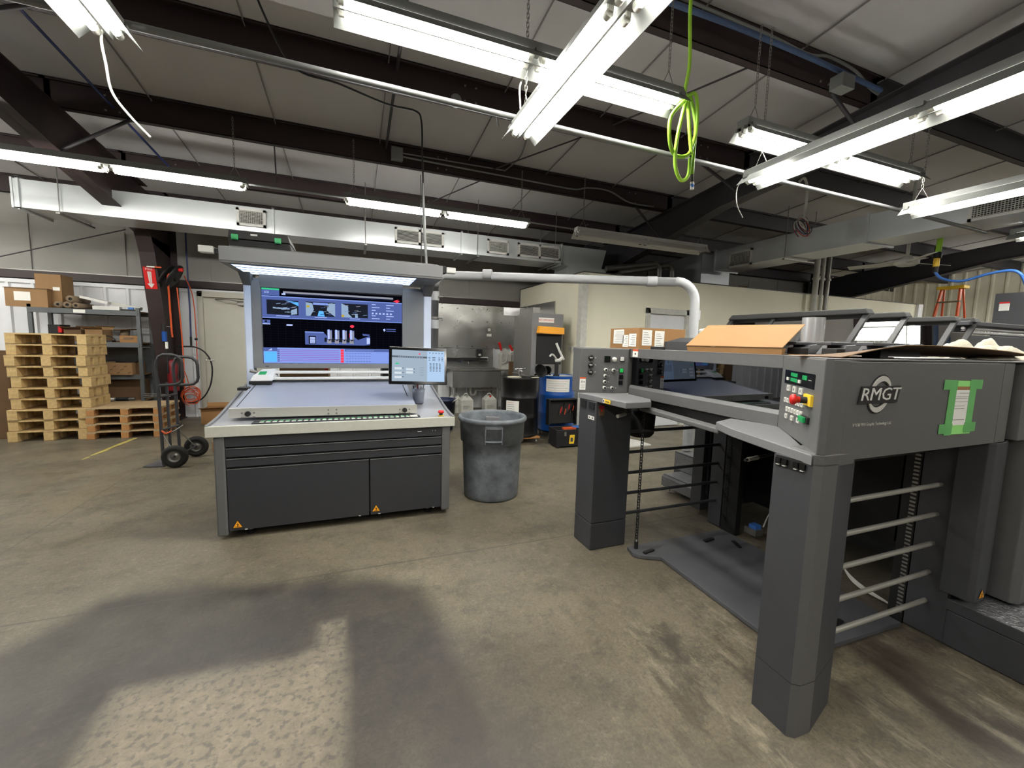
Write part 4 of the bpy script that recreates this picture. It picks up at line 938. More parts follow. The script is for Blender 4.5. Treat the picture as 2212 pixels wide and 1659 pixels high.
for u, v in ((.53, .47), (.69, .475), (.525, .605), (.52, .735), (.52, .865), (.675, .87)):
    x, y = LU(u, v); K = MB('white_dirty'); K.lathe(ML @ Vector((x, y, 0)), [(.013, 0), (.013, .020), (.009, .024)], 14, ML.to_3x3()); K.m('black').lathe(ML @ Vector((x, y, 0)), [(.009, .024), (.006, .026), (0, .026)], 12, ML.to_3x3()); K.m('white').obox(ML, x + .028, x + .036, y - .002, y + .002, 0, .001); K.build('key_switch', CB)
for u, v, mt, s_ in ((.56, .23, 'black_gloss', .022), (.865, .225, 'white', .016), (.86, .48, 'green_btn', .015), (.86, .62, 'black_gloss', .015), (.855, .75, 'black_gloss', .015)):
    x, y = LU(u, v); K = MB('black'); K.obox(ML, x - s_ - .002, x + s_ + .002, y - s_ - .002, y + s_ + .002, 0, .006); K.m(mt).obox(ML, x - s_, x + s_ - .004, y - s_ + .002, y + s_, .006, .014); K.build('push_button', CB, bevel=.002)
x, y = LU(.70, .24); K = MB('white_dirty'); K.lathe(ML @ Vector((x, y, 0)), [(.018, 0), (.018, .012), (.013, .018), (.010, .020), (0, .020)], 16, ML.to_3x3()); K.build('push_button', CB)
K = MB('paper'); x, y = LU(.07, .78); K.obox(ML, x - .022, x + .024, y - .048, y + .048, 0, .001); K.m('orange').obox(ML, x - .022, x + .024, y + .036, y + .048, .001, .0016); K.m('ink').obox(ML, x - .008, x - .002, y + .005, y + .022, .001, .0015); K.obox(ML, x + .008, x + .015, y + .007, y + .018, .001, .0015)
for k in range(5): K.m('ink').obox(ML, x - .012, x + .018, y - .01 - .008 * k, y - .0085 - .008 * k, .001, .0013)
K.build('safety_label', CB)
MR = frame((1.97, 1.42, 1.135), (-.39, -.44, 0), (0, 0, 1))
def RV(z): return z - 1.135
K = MB('press_light'); K.obox(MR, .07, .50, RV(1.20), RV(1.43), -.002, .0015); 
K = MB('black_gloss'); K.add([MR @ Vector(p) for p in ((.07, RV(1.361), .003), (.50, RV(1.372), .003), (.497, RV(1.427), .003), (.068, RV(1.424), .003))], [(0, 1, 2, 3)]); K.obox(MR, .068, .50, RV(1.368), RV(1.424), -.001, .0028)
K.m('green').obox(MR, .17, .27, RV(1.400), RV(1.416), .003, .004); K.obox(MR, .17, .27, RV(1.377), RV(1.393), .003, .004); K.obox(MR, .34, .40, RV(1.397), RV(1.415), .003, .004)
K.m('white_dirty').obox(MR, .11, .14, RV(1.378), RV(1.392), .003, .006); K.obox(MR, .29, .32, RV(1.378), RV(1.392), .003, .006); K.obox(MR, .42, .46, RV(1.399), RV(1.401), .003, .0035)
K.build('display_panel', CB2)
def key(x, z, w_=.030, h_=.020):
    K = MB('white_dirty'); K.obox(MR, x - w_ / 2, x + w_ / 2, RV(z) - h_ / 2, RV(z) + h_ / 2, 0, .007); K.m('ink').obox(MR, x - w_ * .12, x + w_ * .12, RV(z) - h_ * .2, RV(z) + h_ * .2, .007, .0073); K.build('key', CB2)
for i in range(3): key(.155 + i * .093, 1.344 + i * .0015, .044, .026)
for i in range(7): key(.119 + i * .043, 1.285 + i * .0017)
for i in range(6): key(.159 + i * .043, 1.247 + i * .0018)
for i in range(3): key(.157 + i * .092, 1.214 + i * .0045, .036)
K = MB('yellow'); K.obox(MR, .41, .50, RV(1.302), RV(1.345), 0, .012); K.m('black').cyl(MR @ Vector((.455, RV(1.323), .012)), MR @ Vector((.455, RV(1.323), .035)), .013)
K.m('red').lathe(MR @ Vector((.455, RV(1.323), .035)), [(.012, 0), (.014, .012), (.021, .016), (.022, .026), (.016, .032), (0, .034)], 18, MR.to_3x3()); K.build('emergency_stop', CB2)
K = MB('black'); K.obox(MR, .395, .48, RV(1.23), RV(1.257), 0, .012); K.m('green').obox(MR, .40, .465, RV(1.232), RV(1.255), .012, .022); K.build('start_button', CB2, bevel=.002)
# front window beam
K = MB('press_grey')
K.box(1.97, 2.02, 1.42, 2.63, 1.425, 1.49)                     # upper rail
K.prism([(1.97, 1.13), (2.06, 1.13), (2.06, 1.205), (2.0, 1.205), (1.97, 1.19)], 1.42, 2.63, 'y') if False else None
vs = [(1.97, 1.13), (2.06, 1.13), (2.06, 1.215), (1.985, 1.215), (1.97, 1.195)]
K.add([(x, 1.42, z) for x, z in vs] + [(x, 2.63, z) for x, z in vs], [(0, 1, 2, 3, 4), (9, 8, 7, 6, 5)] + [(i, 5 + i, 5 + (i + 1) % 5, (i + 1) % 5) for i in range(5)])
part(K, 'window_frame')
m = bpy.data.materials.new('tinted_glass'); m.use_nodes = True; MATS['tinted_glass'] = m
nt = m.node_tree; nt.nodes.clear(); g = nt.nodes.new('ShaderNodeBsdfGlossy'); g.inputs['Roughness'].default_value = .015; g.inputs['Color'].default_value = (.9, .92, 1, 1)
tr = nt.nodes.new('ShaderNodeBsdfTransparent'); tr.inputs[0].default_value = (.10, .10, .12, 1); fr = nt.nodes.new('ShaderNodeFresnel'); fr.inputs[0].default_value = 1.9
mx = nt.nodes.new('ShaderNodeMixShader'); oo = nt.nodes.new('ShaderNodeOutputMaterial')
nt.links.new(fr.outputs[0], mx.inputs[0]); nt.links.new(tr.outputs[0], mx.inputs[1]); nt.links.new(g.outputs[0], mx.inputs[2]); nt.links.new(mx.outputs[0], oo.inputs[0])
m = bpy.data.materials.new('clear_plastic'); m.use_nodes = True; MATS['clear_plastic'] = m
nt = m.node_tree; nt.nodes.clear(); g = nt.nodes.new('ShaderNodeBsdfGlossy'); g.inputs['Roughness'].default_value = .02
tr = nt.nodes.new('ShaderNodeBsdfTransparent'); tr.inputs[0].default_value = (.86, .88, .88, 1); fr = nt.nodes.new('ShaderNodeFresnel'); fr.inputs[0].default_value = 1.5
mx = nt.nodes.new('ShaderNodeMixShader'); oo = nt.nodes.new('ShaderNodeOutputMaterial')
nt.links.new(fr.outputs[0], mx.inputs[0]); nt.links.new(tr.outputs[0], mx.inputs[1]); nt.links.new(g.outputs[0], mx.inputs[2]); nt.links.new(mx.outputs[0], oo.inputs[0])
part(MB('tinted_glass').box(1.995, 2.001, 1.42, 2.63, 1.213, 1.43), 'tinted_window', 0)
K = MB('interior'); K.box(2.06, 2.9, 1.42, 2.63, 1.16, 1.20); K.box(2.75, 2.85, 1.1, 2.7, 1.2, 1.46); K.m('dull_steel')
for z in (1.27, 1.33): K.cyl((2.3, 1.2, z), (2.3, 2.62, z), .012)
K.cyl((2.5, 1.2, 1.30), (2.5, 2.62, 1.30), .03)
K.m('white_dirty')
for i in range(6): K.box(2.28, 2.36, 1.5 + .18 * i, 1.56 + .18 * i, 1.36, 1.375)
part(K, 'delivery_mechanism', 0)
K = MB('press_grey'); K.hexa([(1.845, 1.66, 1.05), (1.90, 1.66, 1.05), (1.90, 2.33, 1.07), (1.845, 2.33, 1.07), (1.845, 1.66, 1.078), (1.90, 1.66, 1.085), (1.90, 2.33, 1.105), (1.845, 2.33, 1.098)]); part(K, 'front_bar', .006)
K = MB('black'); K.box(2.0, 2.1, 1.3, 2.62, 1.05, 1.14); K.box(2.1, 2.13, 1.3, 2.62, 1.0, 1.16); part(K, 'lift_beam', 0)
# side panel with badge
K = MB('press_grey'); K.box(1.685, 2.80, .965, .985, 1.108, 1.482); SP = part(K, 'side_panel', .003)
K = MB('press_grey'); K.prism([(2.803, .965), (2.90, .968), (2.955, .985), (2.985, 1.03), (2.985, 1.08), (2.803, 1.08)], 1.108, 1.482); part(K, 'side_panel', .002)
K = MB('press_grey'); K.box(2.99, 6.9, .955, 1.0, 1.108, 1.482); part(K, 'side_panel', .004)
K = MB('black'); M_ = frame((1.878, .9645, 1.358), (1, 0, 0), (0, 0, 1)); sh = .018
def para(mb, M_, x0, x1, y0, y1, z0, z1, sk):
    mb.add([M_ @ Vector((x + sk * (y - y0) / (y1 - y0), y, z)) for z in (z0, z1) for x, y in ((x0, y0), (x1, y0), (x1, y1), (x0, y1))], [(4, 5, 6, 7), (0, 1, 5, 4), (1, 2, 6, 5), (2, 3, 7, 6), (3, 0, 4, 7)])
def ring(mb, M_, r0x, r0y, r1x, r1y, a0, a1, z0, z1, sx=.0):
    k = 20; vs = []
    for i in range(k + 1):
        a = a0 + (a1 - a0) * i / k
        t = math.sin(PI * i / k) ** .5 if True else 1
        ix = r0x - (r0x - r1x) * t; iy = r0y - (r0y - r1y) * t
        for rx, ry in ((r0x, r0y), (ix, iy)):
            for z in (z0, z1): vs.append(M_ @ Vector((rx * math.cos(a) + sx * math.sin(a), ry * math.sin(a), z)))
    fs = []
    for i in range(k): b_ = i * 4; fs += [(b_ + 1, b_ + 5, b_ + 7, b_ + 3), (b_, b_ + 4, b_ + 5, b_ + 1), (b_ + 2, b_ + 3, b_ + 7, b_ + 6)]
    mb.add(vs, fs)
ring(K, M_, .070, .076, .040, .045, -.1, PI + .1, 0, .002, .012); ring(K, M_, .070, .076, .040, .045, PI - .1, 2 * PI + .1, 0, .002, .012)
para(K, M_, -.128, .110, -.034, .032, 0, .0062, .014)
K.m('badge'); ring(K, M_, .064, .070, .044, .050, .35, PI - .15, .002, .005, .012); ring(K, M_, .064, .070, .044, .050, PI + .35, 2 * PI - .15, .002, .005, .012)
K.m('white'); K.text('RMGT', M_ @ Matrix.Translation((-.003, -.001, .0068)), .068, .0012, shear=.16, xs=1.30)
K.m('white_dirty').text('RYOBI MHI Graphic Technology Ltd.', M_ @ Matrix.Translation((-.02, -.115, .001)), .017, .0002, xs=.92)
K.build('maker_badge', SP)
# taped paper notice
TP = thing('paper_notice', 'white printed slip fixed with green tape to the side of the press', 'notice', (2.46, .96, 1.28))
M_ = frame((2.465, .9630, 1.285), (1, 0, -.02), (0.0, 0, 1))
K = MB('paper'); K.obox(M_, -.070, .070, -.075, .080, 0, .0006)
K.m('ink')
for y in (.066, .050, .042, .028, .010, -.002): K.obox(M_, -.05 if y < .06 else -.03, .055 if y > .02 else .03, y - .0008, y + .0008, .0006, .0008)
K.obox(M_, -.05, .04, -.052, -.050, .0006, .0008); K.m('kraft').obox(M_, -.066, .066, .080, .095, 0, .0006)
K.m('sleeve_green').obox(M_, -.105, .105, -.115, .12, -.0004, -.0001); K.build('printed_slip', TP)
K = MB('tape_green')
for a in ((-.105, -.052, -.118, .122), (.052, .105, -.110, .122)): K.obox(M_, a[0], a[1], a[2], a[3], .0008, .0011)
for a in ((-.155, -.05, .080, .122), (.05, .150, .084, .126), (-.150, -.048, -.110, -.068), (.046, .140, -.106, -.064)): K.obox(M_, a[0], a[1], a[2], a[3], .0012, .0015)
K.build('green_tape', TP)
# top deck
K = MB('press_grey'); K.prism([(1.58, .98), (1.60, .966), (1.68, .966), (6.9, .966), (6.9, 2.9), (1.60, 2.85), (1.60, 2.735), (1.955, 2.63), (1.97, 2.63), (1.97, 1.42)], 1.484, 1.492) ; part(K, 'top_deck', .002)
# pile frame plates, racks, guard rods
for y0, y1, r0, r1 in ((1.07, 1.235, 1.24, 1.31), (2.49, 2.62, 2.34, 2.48)):
    K = MB('press_dark'); K.box(2.866, 2.90, y0, y1, .012, 1.108); part(K, 'pile_frame_plate', .003)
    K = MB('black'); K.box(2.868, 2.92, r0, r1, .0, 1.15)
    z = .06
    while z < 1.1: K.m('dull_steel' if y0 < 2 else 'black').box(2.862, 2.869, r0 + .005 if y0 < 2 else r1 - .05, (r0 + .03) if y0 < 2 else r1 - .02, z, z + .011); z += .022
    part(K, 'lift_rack', 0)
for y, mt in ((1.155, 'rod'), (2.555, 'press_dark')):
    for k in range(5):
        z = .193 + .161 * k + (.03 if y > 2 else 0)
        K = MB(mt); K.cyl((1.80, y, z), (2.87, y, z), .0125, n=12); part(K, 'guard_rod', 0)
K = MB('press_dark'); K.box(1.9, 2.86, 1.20, 1.24, 1.0, 1.09); K.m('dull_steel').cyl((2.1, 1.2, 1.06), (2.1, 1.195, 1.06), .008); K.cyl((2.13, 1.2, 1.03), (2.13, 1.195, 1.03), .008); K.m('black').box(1.69, 1.74, .99, 1.02, 1.06, 1.105); part(K, 'side_beam', 0)
K = MB('black'); K.cyl((2.13, 1.47, .985), (1.78, 1.43, .975), .007); K.m('rod').cyl((1.80, 1.432, .976), (1.88, 1.442, .978), .010); part(K, 'lever', 0)
K = MB('interior'); K.box(3.30, 3.34, 1.08, 2.72, .16, 1.15); K.box(2.92, 3.30, 2.6, 2.64, .3, 1.15); K.m('black').box(3.26, 3.30, 1.5, 1.9, .3, 1.0); K.box(3.2, 3.3, 1.08, 2.72, 1.05, 1.12); part(K, 'inner_wall', 0)
K = MB('dull_steel'); K.box(2.92, 3.0, 2.2, 2.3, .05, .10); K.m('hose_blue').box(2.93, 2.99, 2.21, 2.27, .10, .13); K.m('white_dirty').tube(smooth_path([(3.0, 2.2, .12), (3.05, 2.18, .25), (3.2, 2.15, .3)], 5), .005); part(K, 'sensor_unit', 0)
K = MB('white_dirty'); 
for k in range(3): K.tube(smooth_path([(3.3, 1.9, .26 - .02 * k), (3.15, 1.75, .12 - .015 * k), (2.98, 1.55, .045 + .01 * k), (2.96, 1.35, .03)], 6), .006)
part(K, 'loose_cable', 0)
# pile plate on the floor with lugs, and lifting chain
K = MB('plate_grey'); K.prism([(1.88, 2.42), (1.86, 2.33), (1.89, 2.28), (2.02, 2.215), (2.0, 1.43), (2.06, 1.24), (2.82, 1.22), (2.82, 2.42)], .004, .030); pp = part(K, 'pile_plate', .003)
for (x, y, a) in ((1.98, 2.30, .2), (2.55, 2.30, .1), (2.70, 2.18, 1.2), (2.35, 1.42, .9), (2.45, 1.33, .1)):
    K = MB('black'); M_ = Matrix.Translation((x, y, .03)) @ Matrix.Rotation(a, 4, 'Z'); K.obox(M_, -.05, .05, -.012, .012, 0, .012); K.build('plate_lug', pp)
K = MB('black'); z = .085; k = 0
K.cyl((1.925, 2.375, .03), (1.925, 2.375, .085), .014)
while z < 1.09:
    u, v = ((.009, 0), (0, .009))[k % 2]; K.tube([(1.925 - u, 2.375 - v, z), (1.925 - u, 2.375 - v, z + .026), (1.925 + u, 2.375 + v, z + .026), (1.925 + u, 2.375 + v, z)], .0042, 5, closed=True); z += .021; k += 1
K.m('chrome').cyl((1.925, 2.375, .085), (1.925, 2.375, .10), .010)
part(K, 'lift_chain', 0)
K = MB('rubber'); K.lathe((2.13, 2.66, .91), [(0, -.11), (.08, -.11), (.105, -.08), (.11, .06), (.09, .10), (.03, .115), (0, .115)], 20); K.box(2.10, 2.9, 2.62, 2.70, 1.0, 1.12); K.box(2.17, 2.5, 2.60, 2.66, .98, 1.02); part(K, 'lift_motor', .004)
# lower side covers + tread platforms
K = MB('press_dark'); K.prism([(2.82, 1.09), (2.82, .985), (2.84, .966), (2.93, .968), (3.05, 1.0), (3.07, 1.09)], .30, 1.103); c1 = part(K, 'side_cover', .004)
K = MB('amber'); triangle_sign(K, (2.90, .9665, .335), .028, (1, 0, 0), (0, 0, 1)); K.build('warning_sticker', c1)
for (a, b_) in ((3.08, 3.9), (3.93, 4.9), (4.93, 6.9)):
    K = MB('press_grey'); K.prism([(a, 1.09), (a, .93), (a + .03, .905), (b_, .905), (b_, 1.09)], .27, 1.103); part(K, 'side_cover', .006)
K = MB('press_dark'); K.box(2.95, 6.9, 1.10, 1.12, .2, 1.12); K.box(2.95, 6.9, 2.72, 2.74, .2, 1.45); part(K, 'body_frame', 0)
K = MB('press_dark'); K.box(2.90, 6.9, 2.74, 2.86, .05, 1.12); part(K, 'far_side_cover', .004)
K = MB('press_dark'); K.box(2.872, 7.4, .30, 1.085, .006, .190); K.box(2.868, 7.4, .295, 1.09, .193, .252); st = part(K, 'step_platform', .004)
def tread(mb, x0, x1, y0, y1, z, step=.05):
    i = 0; y = y0 + step / 2
    while y < y1:
        x = x0 + step / 2 + (step / 2 if i % 2 else 0); j = 0
        while x < x1:
            s_ = 1 if (i + j) % 2 else -1
            mb.add([(x - .013, y - .013 * s_, z), (x - .008, y - .018 * s_, z + .002), (x + .013, y + .013 * s_, z), (x + .008, y + .018 * s_, z + .002)], [(0, 1, 2, 3)]); x += step; j += 1
        y += step / 2; i += 1
K = MB('tread'); K.box(2.868, 5.4, .30, 1.085, .252, .2535); tread(K, 2.88, 4.6, .32, .95, .2535); K.build('tread_plate', st)
K = MB('press_dark'); K.prism([(2.745 + .255, .07), (3.26, .07), (3.26, .19), (3.03, .19), (3.0, .16)], 2.86, 3.36, 'y'); K.box(3.25, 3.9, 2.86, 3.46, .06, .385); fs = part(K, 'far_step', .003)
K = MB('tread'); K.box(3.02, 3.25, 2.865, 3.355, .19, .1915); K.box(3.26, 3.9, 2.865, 3.455, .385, .3865); tread(K, 3.03, 3.24, 2.87, 3.34, .1915, .04)
K.add([(3.248, 2.87, .20), (3.248, 3.45, .20), (3.248, 3.45, .375), (3.248, 2.87, .375)], [(0, 1, 2, 3)]); K.add([(2.998, 2.87, .075), (2.998, 3.35, .075), (2.998, 3.35, .158), (2.998, 2.87, .158)], [(0, 1, 2, 3)]); K.m('black').cyl((3.247, 3.1, .33), (3.244, 3.1, .33), .008); K.build('tread_plate', fs)
for y in (3.3, 3.0):
    K = MB('dull_steel'); K.cyl((3.06, y, 0), (3.06, y, .075), .006); K.cyl((3.06, y, 0), (3.06, y, .008), .02); K.build('step_foot', fs)
# hinged clear hoods
for i, (xt, nm) in enumerate(((3.02, 1.645), (3.46, 1.66), (4.06, 1.66), (4.33, 1.66))):
    y0, y1 = nm, 2.68; xb = xt - .15; zb, zt = 1.575, 1.755
    H = part(MB('hood_black').hexa([(xt - .03, y0, zt), (xt + .05, y0, zt), (xt + .05, y1, zt), (xt - .03, y1, zt), (xt - .02, y0 + .02, zt + .035), (xt + .05, y0 + .02, zt + .035), (xt + .05, y1 - .03, zt + .04), (xt - .02, y1 - .03, zt + .04)]), 'hood_top_rail', .006)
    K = MB('hood_frame')
    for y in ((y0, y0 + .035), (y0 + .33, y0 + .36), (y0 + .62, y0 + .65), (y1 - .04, y1)):
        K.hexa([(xb - .01, y[0], zb), (xb + .015, y[0], zb), (xb + .015, y[1], zb), (xb - .01, y[1], zb), (xt - .01, y[0], zt), (xt + .015, y[0], zt), (xt + .015, y[1], zt), (xt - .01, y[1], zt)])
    K.box(xb - .02, xb + .02, y0, y1, zb - .02, zb); K.box(xb + .0, xb + .10, y0 + .02, y1, 1.492, zb - .02)
    K.build('hood_frame', H, bevel=.003)
    K = MB('clear_plastic'); K.add([(xb, y0 + .03, zb), (xb, y1 - .03, zb), (xt, y1 - .03, zt), (xt, y0 + .03, zt)], [(0, 1, 2, 3)]); K.build('hood_pane', H)
K = MB('yellow'); K.tube([(3.0, 1.95, 1.73), (2.9, 1.98, 1.63)], .006); part(K, 'gas_strut', 0)
# grey trays behind the carton flap
for i, y in enumerate((1.10, 1.27, 1.44)):
    K = MB('press_dark'); K.hexa([(2.15, y, 1.50), (2.42, y, 1.50), (2.42, y + .12, 1.50), (2.15, y + .12, 1.50), (2.20, y + .01, 1.545), (2.42, y + .01, 1.56), (2.42, y + .12, 1.56), (2.20, y + .12, 1.545)]); K.box(2.12, 2.5, y + .03, y + .10, 1.545, 1.56); K.m('black').box(2.10, 2.16, y - .01, y + .06, 1.492, 1.53); part(K, 'gripper_tray', .003)
K = MB('press_dark'); K.box(2.3, 2.42, 2.30, 2.68, 1.492, 1.555); K.hexa([(2.3, 2.35, 1.555), (2.42, 2.35, 1.555), (2.42, 2.62, 1.555), (2.3, 2.62, 1.555), (2.34, 2.38, 1.585), (2.42, 2.38, 1.585), (2.42, 2.52, 1.585), (2.34, 2.52, 1.585)]); K.m('black').box(2.05, 2.12, 2.42, 2.50, 1.492, 1.515); part(K, 'gripper_tray', .003)
K = MB('steel'); K.lathe((2.74, 1.80, 1.50), [(.062, 0), (.062, .225)], 24, a0=PI * .6, a1=PI * 1.75); part(K, 'roller_cylinder', 0)
K = MB('press_dark'); K.box(2.6, 6.8, 1.05, 2.8, 1.40, 1.484); part(K, 'body_top', 0)
# orange note on upper rail
K = MB('paper'); K.box(1.966, 1.97, 2.535, 2.595, 1.432, 1.475); K.m('orange').box(1.966, 1.97, 2.535, 2.595, 1.475, 1.49); K.m('ink').box(1.965, 1.966, 2.555, 2.57, 1.45, 1.462); part(K, 'safety_label', 0)
# printing unit / inker beyond: rail with chrome tubes
K = MB('press_dark'); K.box(4.30, 6.9, 1.70, 1.85, 1.50, 1.665); K.box(4.26, 6.9, 1.68, 1.88, 1.735, 1.765); K.m('steel').cyl((4.28, 1.72, 1.715), (6.9, 1.72, 1.715), .011); K.cyl((4.28, 1.72, 1.687), (6.9, 1.72, 1.687), .014); part(K, 'unit_rail', .004)

# ---- things lying on the press
K = MB('kraft'); K.hexa([(1.98, 1.44, 1.492), (2.0, 1.44, 1.492), (2.0, 2.06, 1.492), (1.98, 2.06, 1.492), (1.975, 1.435, 1.524), (2.0, 1.435, 1.524), (2.0, 2.065, 1.524), (1.975, 2.065, 1.524)])
tp = MB('kraft'); tp.plate([(1.972, 1.432, 1.525), (2.22, 1.50, 1.650), (2.22, 2.14, 1.662), (1.972, 2.068, 1.525)][::-1], .004)
tp.m('ink'); 
for a, b_ in ((1.80, 1.84), (1.765, 1.79)): tp.add([(2.17, a, 1.631), (2.17, b_, 1.631), (2.182, b_, 1.637), (2.182, a, 1.637)], [(0, 1, 2, 3)])
T = thing('carton_lid', 'orange-brown carton with its lid sloping back, on the front edge of the press', 'carton', (1.99, 1.75, 1.492))
K.m('cardboard_dark').box(2.0, 2.2, 1.46, 2.05, 1.492, 1.497); K.build('carton_base', T); tp.build('carton_flap', T)
T = thing('cardboard_box', 'brown cardboard box with white shipping labels at the far corner of the press', 'box', (2.2, 2.8, 1.492))
K = MB('kraft'); K.box(2.05, 2.50, 2.64, 3.02, 1.492, 1.655)
K.m('cardboard_dark').box(2.05, 2.5, 2.82, 2.835, 1.655, 1.656)
K.build('box_body', T, bevel=.002)
K = MB('paper')
for (y0, y1, z0, z1) in ((2.83, 2.97, 1.53, 1.645), (2.77, 2.84, 1.505, 1.60), (2.67, 2.76, 1.51, 1.61)):
    K.box(2.047, 2.05, y0, y1, z0, z1); K.m('ink')
    for k in range(6): K.box(2.0465, 2.047, y0 + .01, y1 - .02 - .01 * (k % 3), z0 + .012 + k * (z1 - z0) / 7, z0 + .015 + k * (z1 - z0) / 7)
    K.m('paper')
for (x0, x1, z0, z1) in ((2.08, 2.17, 1.52, 1.64), (2.20, 2.29, 1.51, 1.635)):
    K.m('paper').box(x0, x1, 2.637, 2.64, z0, z1); K.m('ink')
    for k in range(6): K.box(x0 + .01, x1 - .02 - .01 * (k % 3), 2.6365, 2.637, z0 + .012 + k * (z1 - z0) / 7, z0 + .015 + k * (z1 - z0) / 7)
K.build('shipping_label', T)
# flat carton under the tray and bent corrugated sheet
K = MB('cardboard'); K.box(2.0, 2.34, 1.16, 1.42, 1.492, 1.496); tag(K.build('flat_carton', loc=(2.1, 1.2, 1.492)), 'flat piece of tan carton under the black trays beside the control display', 'carton')
pr = [(1.69, 1.494), (1.80, 1.512), (1.95, 1.534), (2.09, 1.548), (2.3, 1.551), (2.6, 1.547), (2.9, 1.538), (3.15, 1.522)]
K = MB('cardboard_dark'); n = 8; vs = []
for j in range(n + 1):
    y = 1.0 + .22 * j / n
    for x, z in pr: vs.append((x + .05 * j / n, y, 1.4945 + (z - 1.492) * (1 - .8 * j / n)))
m_ = len(pr)
K.add(vs, [(j * m_ + i, j * m_ + i + 1, (j + 1) * m_ + i + 1, (j + 1) * m_ + i) for j in range(n) for i in range(m_ - 1)], True)
K.m('cardboard_dark').add([(x, y, z - .003) for x, y, z in vs], [((j + 1) * m_ + i, (j + 1) * m_ + i + 1, j * m_ + i + 1, j * m_ + i) for j in range(n) for i in range(m_ - 1)], True)
K.m('cardboard').add([v for v in vs[:m_]] + [(x, y, z - .003) for x, y, z in vs[:m_]], [(i, i + m_, i + m_ + 1, i + 1) for i in range(m_ - 1)])
tag(K.build('cardboard_sheet', loc=(2.4, 1.1, 1.495)), 'large bent sheet of brown cardboard lying on the near top edge of the press', 'cardboard')
def rag(name, label, cx, cy, sx, sy, h, seed, zb=1.494):
    K = MB('rag'); nx_, ny_ = 26, 20; vs = []
    for j in range(ny_ + 1):
        for i in range(nx_ + 1):
            u, v = i / nx_ * 2 - 1, j / ny_ * 2 - 1; r = math.sqrt(u * u + v * v) * (1 + .25 * noise.noise(Vector((u * 2, v * 2, seed))))
            e = max(0, 1 - r ** 2.5) if r < 1 else 0
            z = zb + h * e * (.7 + .9 * noise.noise(Vector((u * 1.8 + seed, v * 1.8, 0)))) + .008 * noise.noise(Vector((u * 9, v * 9, seed))) * e
            k = 1 if r < 1 else 1 / r
            vs.append((cx + u * sx * k, cy + v * sy * k, z + .001))
    K.add(vs, [(j * (nx_ + 1) + i, j * (nx_ + 1) + i + 1, (j + 1) * (nx_ + 1) + i + 1, (j + 1) * (nx_ + 1) + i) for j in range(ny_) for i in range(nx_)], True)
    return tag(K.build(name, loc=(cx, cy, zb)), label, 'rag', 'white rags on the press')
rag('cleaning_rag', 'crumpled white rag on the press behind the bent cardboard sheet, near the last hood', 3.35, 1.32, .18, .14, .10, 1)
rag('cleaning_rag', 'crumpled white rag at the right edge of the photo, below the chrome rails', 3.75, 1.36, .20, .15, .11, 5)
rag('cleaning_rag', 'flat white rag in front, at the right edge beside the bent cardboard sheet', 3.2, 1.12, .32, .09, .035, 9)
# ================================================================== PALLETS
def pallet(label, x, y, z, W=.80, D=.50, H=.1455, mt='pine', solid=False, blk='pine', group=None):
    T = thing('wooden_pallet', label, 'pallet', (x, y, z), group)
    tb = .017
    K = MB(mt)
    if solid: K.box(x, x + W, y, y + D, z + H - tb, z + H)
    else:
        n = 5
        for i in range(n):
            b0 = y + (D - .10) * i / (n - 1); K.box(x, x + W, b0, b0 + .095, z + H - tb, z + H)
    K.build('top_deck', T, bevel=.002)
    for i in range(3):
        xx = x + (W - .1) * i / 2
        K = MB(mt); K.box(xx, xx + .1, y, y + D, z + H - 1.7 * tb, z + H - tb - .0005); K.build('stringer_board', T)
        for j in range(3):
            yy = y + (D - .12) * j / 2; K = MB(blk); K.box(xx + (0 if solid else .0), xx + (.085 if solid else .1), yy, yy + .12, z + (0.002 if solid else .011), z + H - 1.7 * tb - .0005); K.build('block', T, bevel=.003)
        if not solid: K = MB('pine_grey'); K.box(xx - .002, xx + .102, y + .005, y + D, z + .001, z + .010); K.build('bottom_board', T)
    return T
random.seed(11)
ordn = ['bottom pallet of the tall stack, standing on the floor', 'second pallet from the floor in the tall stack', 'third pallet from the floor in the tall stack', 'fourth pallet from the floor in the tall stack', 'fifth pallet from the floor in the tall stack', 'sixth pallet from the floor, middle of the tall stack', 'fourth pallet from the top of the tall stack', 'third pallet from the top of the tall stack', 'second pallet from the top of the tall stack', 'topmost pallet of the tall stack in front of the rack']
offs = [(-.06, 0), (-.05, .01), (-.04, -.01), (0, .01), (-.01, 0), (.02, .01), (-.005, 0), (-.01, -.02), (.0, .01), (.005, 0)]
for k in range(10):
    pallet(ordn[k], -4.27 + offs[k][0], 7.42 + offs[k][1], .1465 * k, W=.82, mt='pine', blk='pine', group='tall stack of pallets')
lab = ['bottom pallet of the low stack beside the hand truck', 'second pallet from the floor in the low stack', 'third pallet from the floor in the low stack', 'top pallet of the low stack, with a solid wooden deck']
for k in range(4):
    pallet(lab[k], -3.50 + .01 * (k % 2), 7.38, .1115 * k, W=.85, D=.68, H=.111, mt='pine_grey', solid=True, blk='pine_orange', group='low stack of pallets')
pallet('small pallet lying behind the left end of the console', -1.72, 6.22, 0, W=.7, D=.5, mt='pine_grey', blk='pine_orange')
K = MB('cardboard_dark'); K.box(-4.92, -4.42, 7.72, 7.78, 0, 1.22); tag(K.build('standing_cardboard', loc=(-4.7, 7.75, 0)), 'brown cardboard standing upright left of and behind the tall pallet stack', 'cardboard')

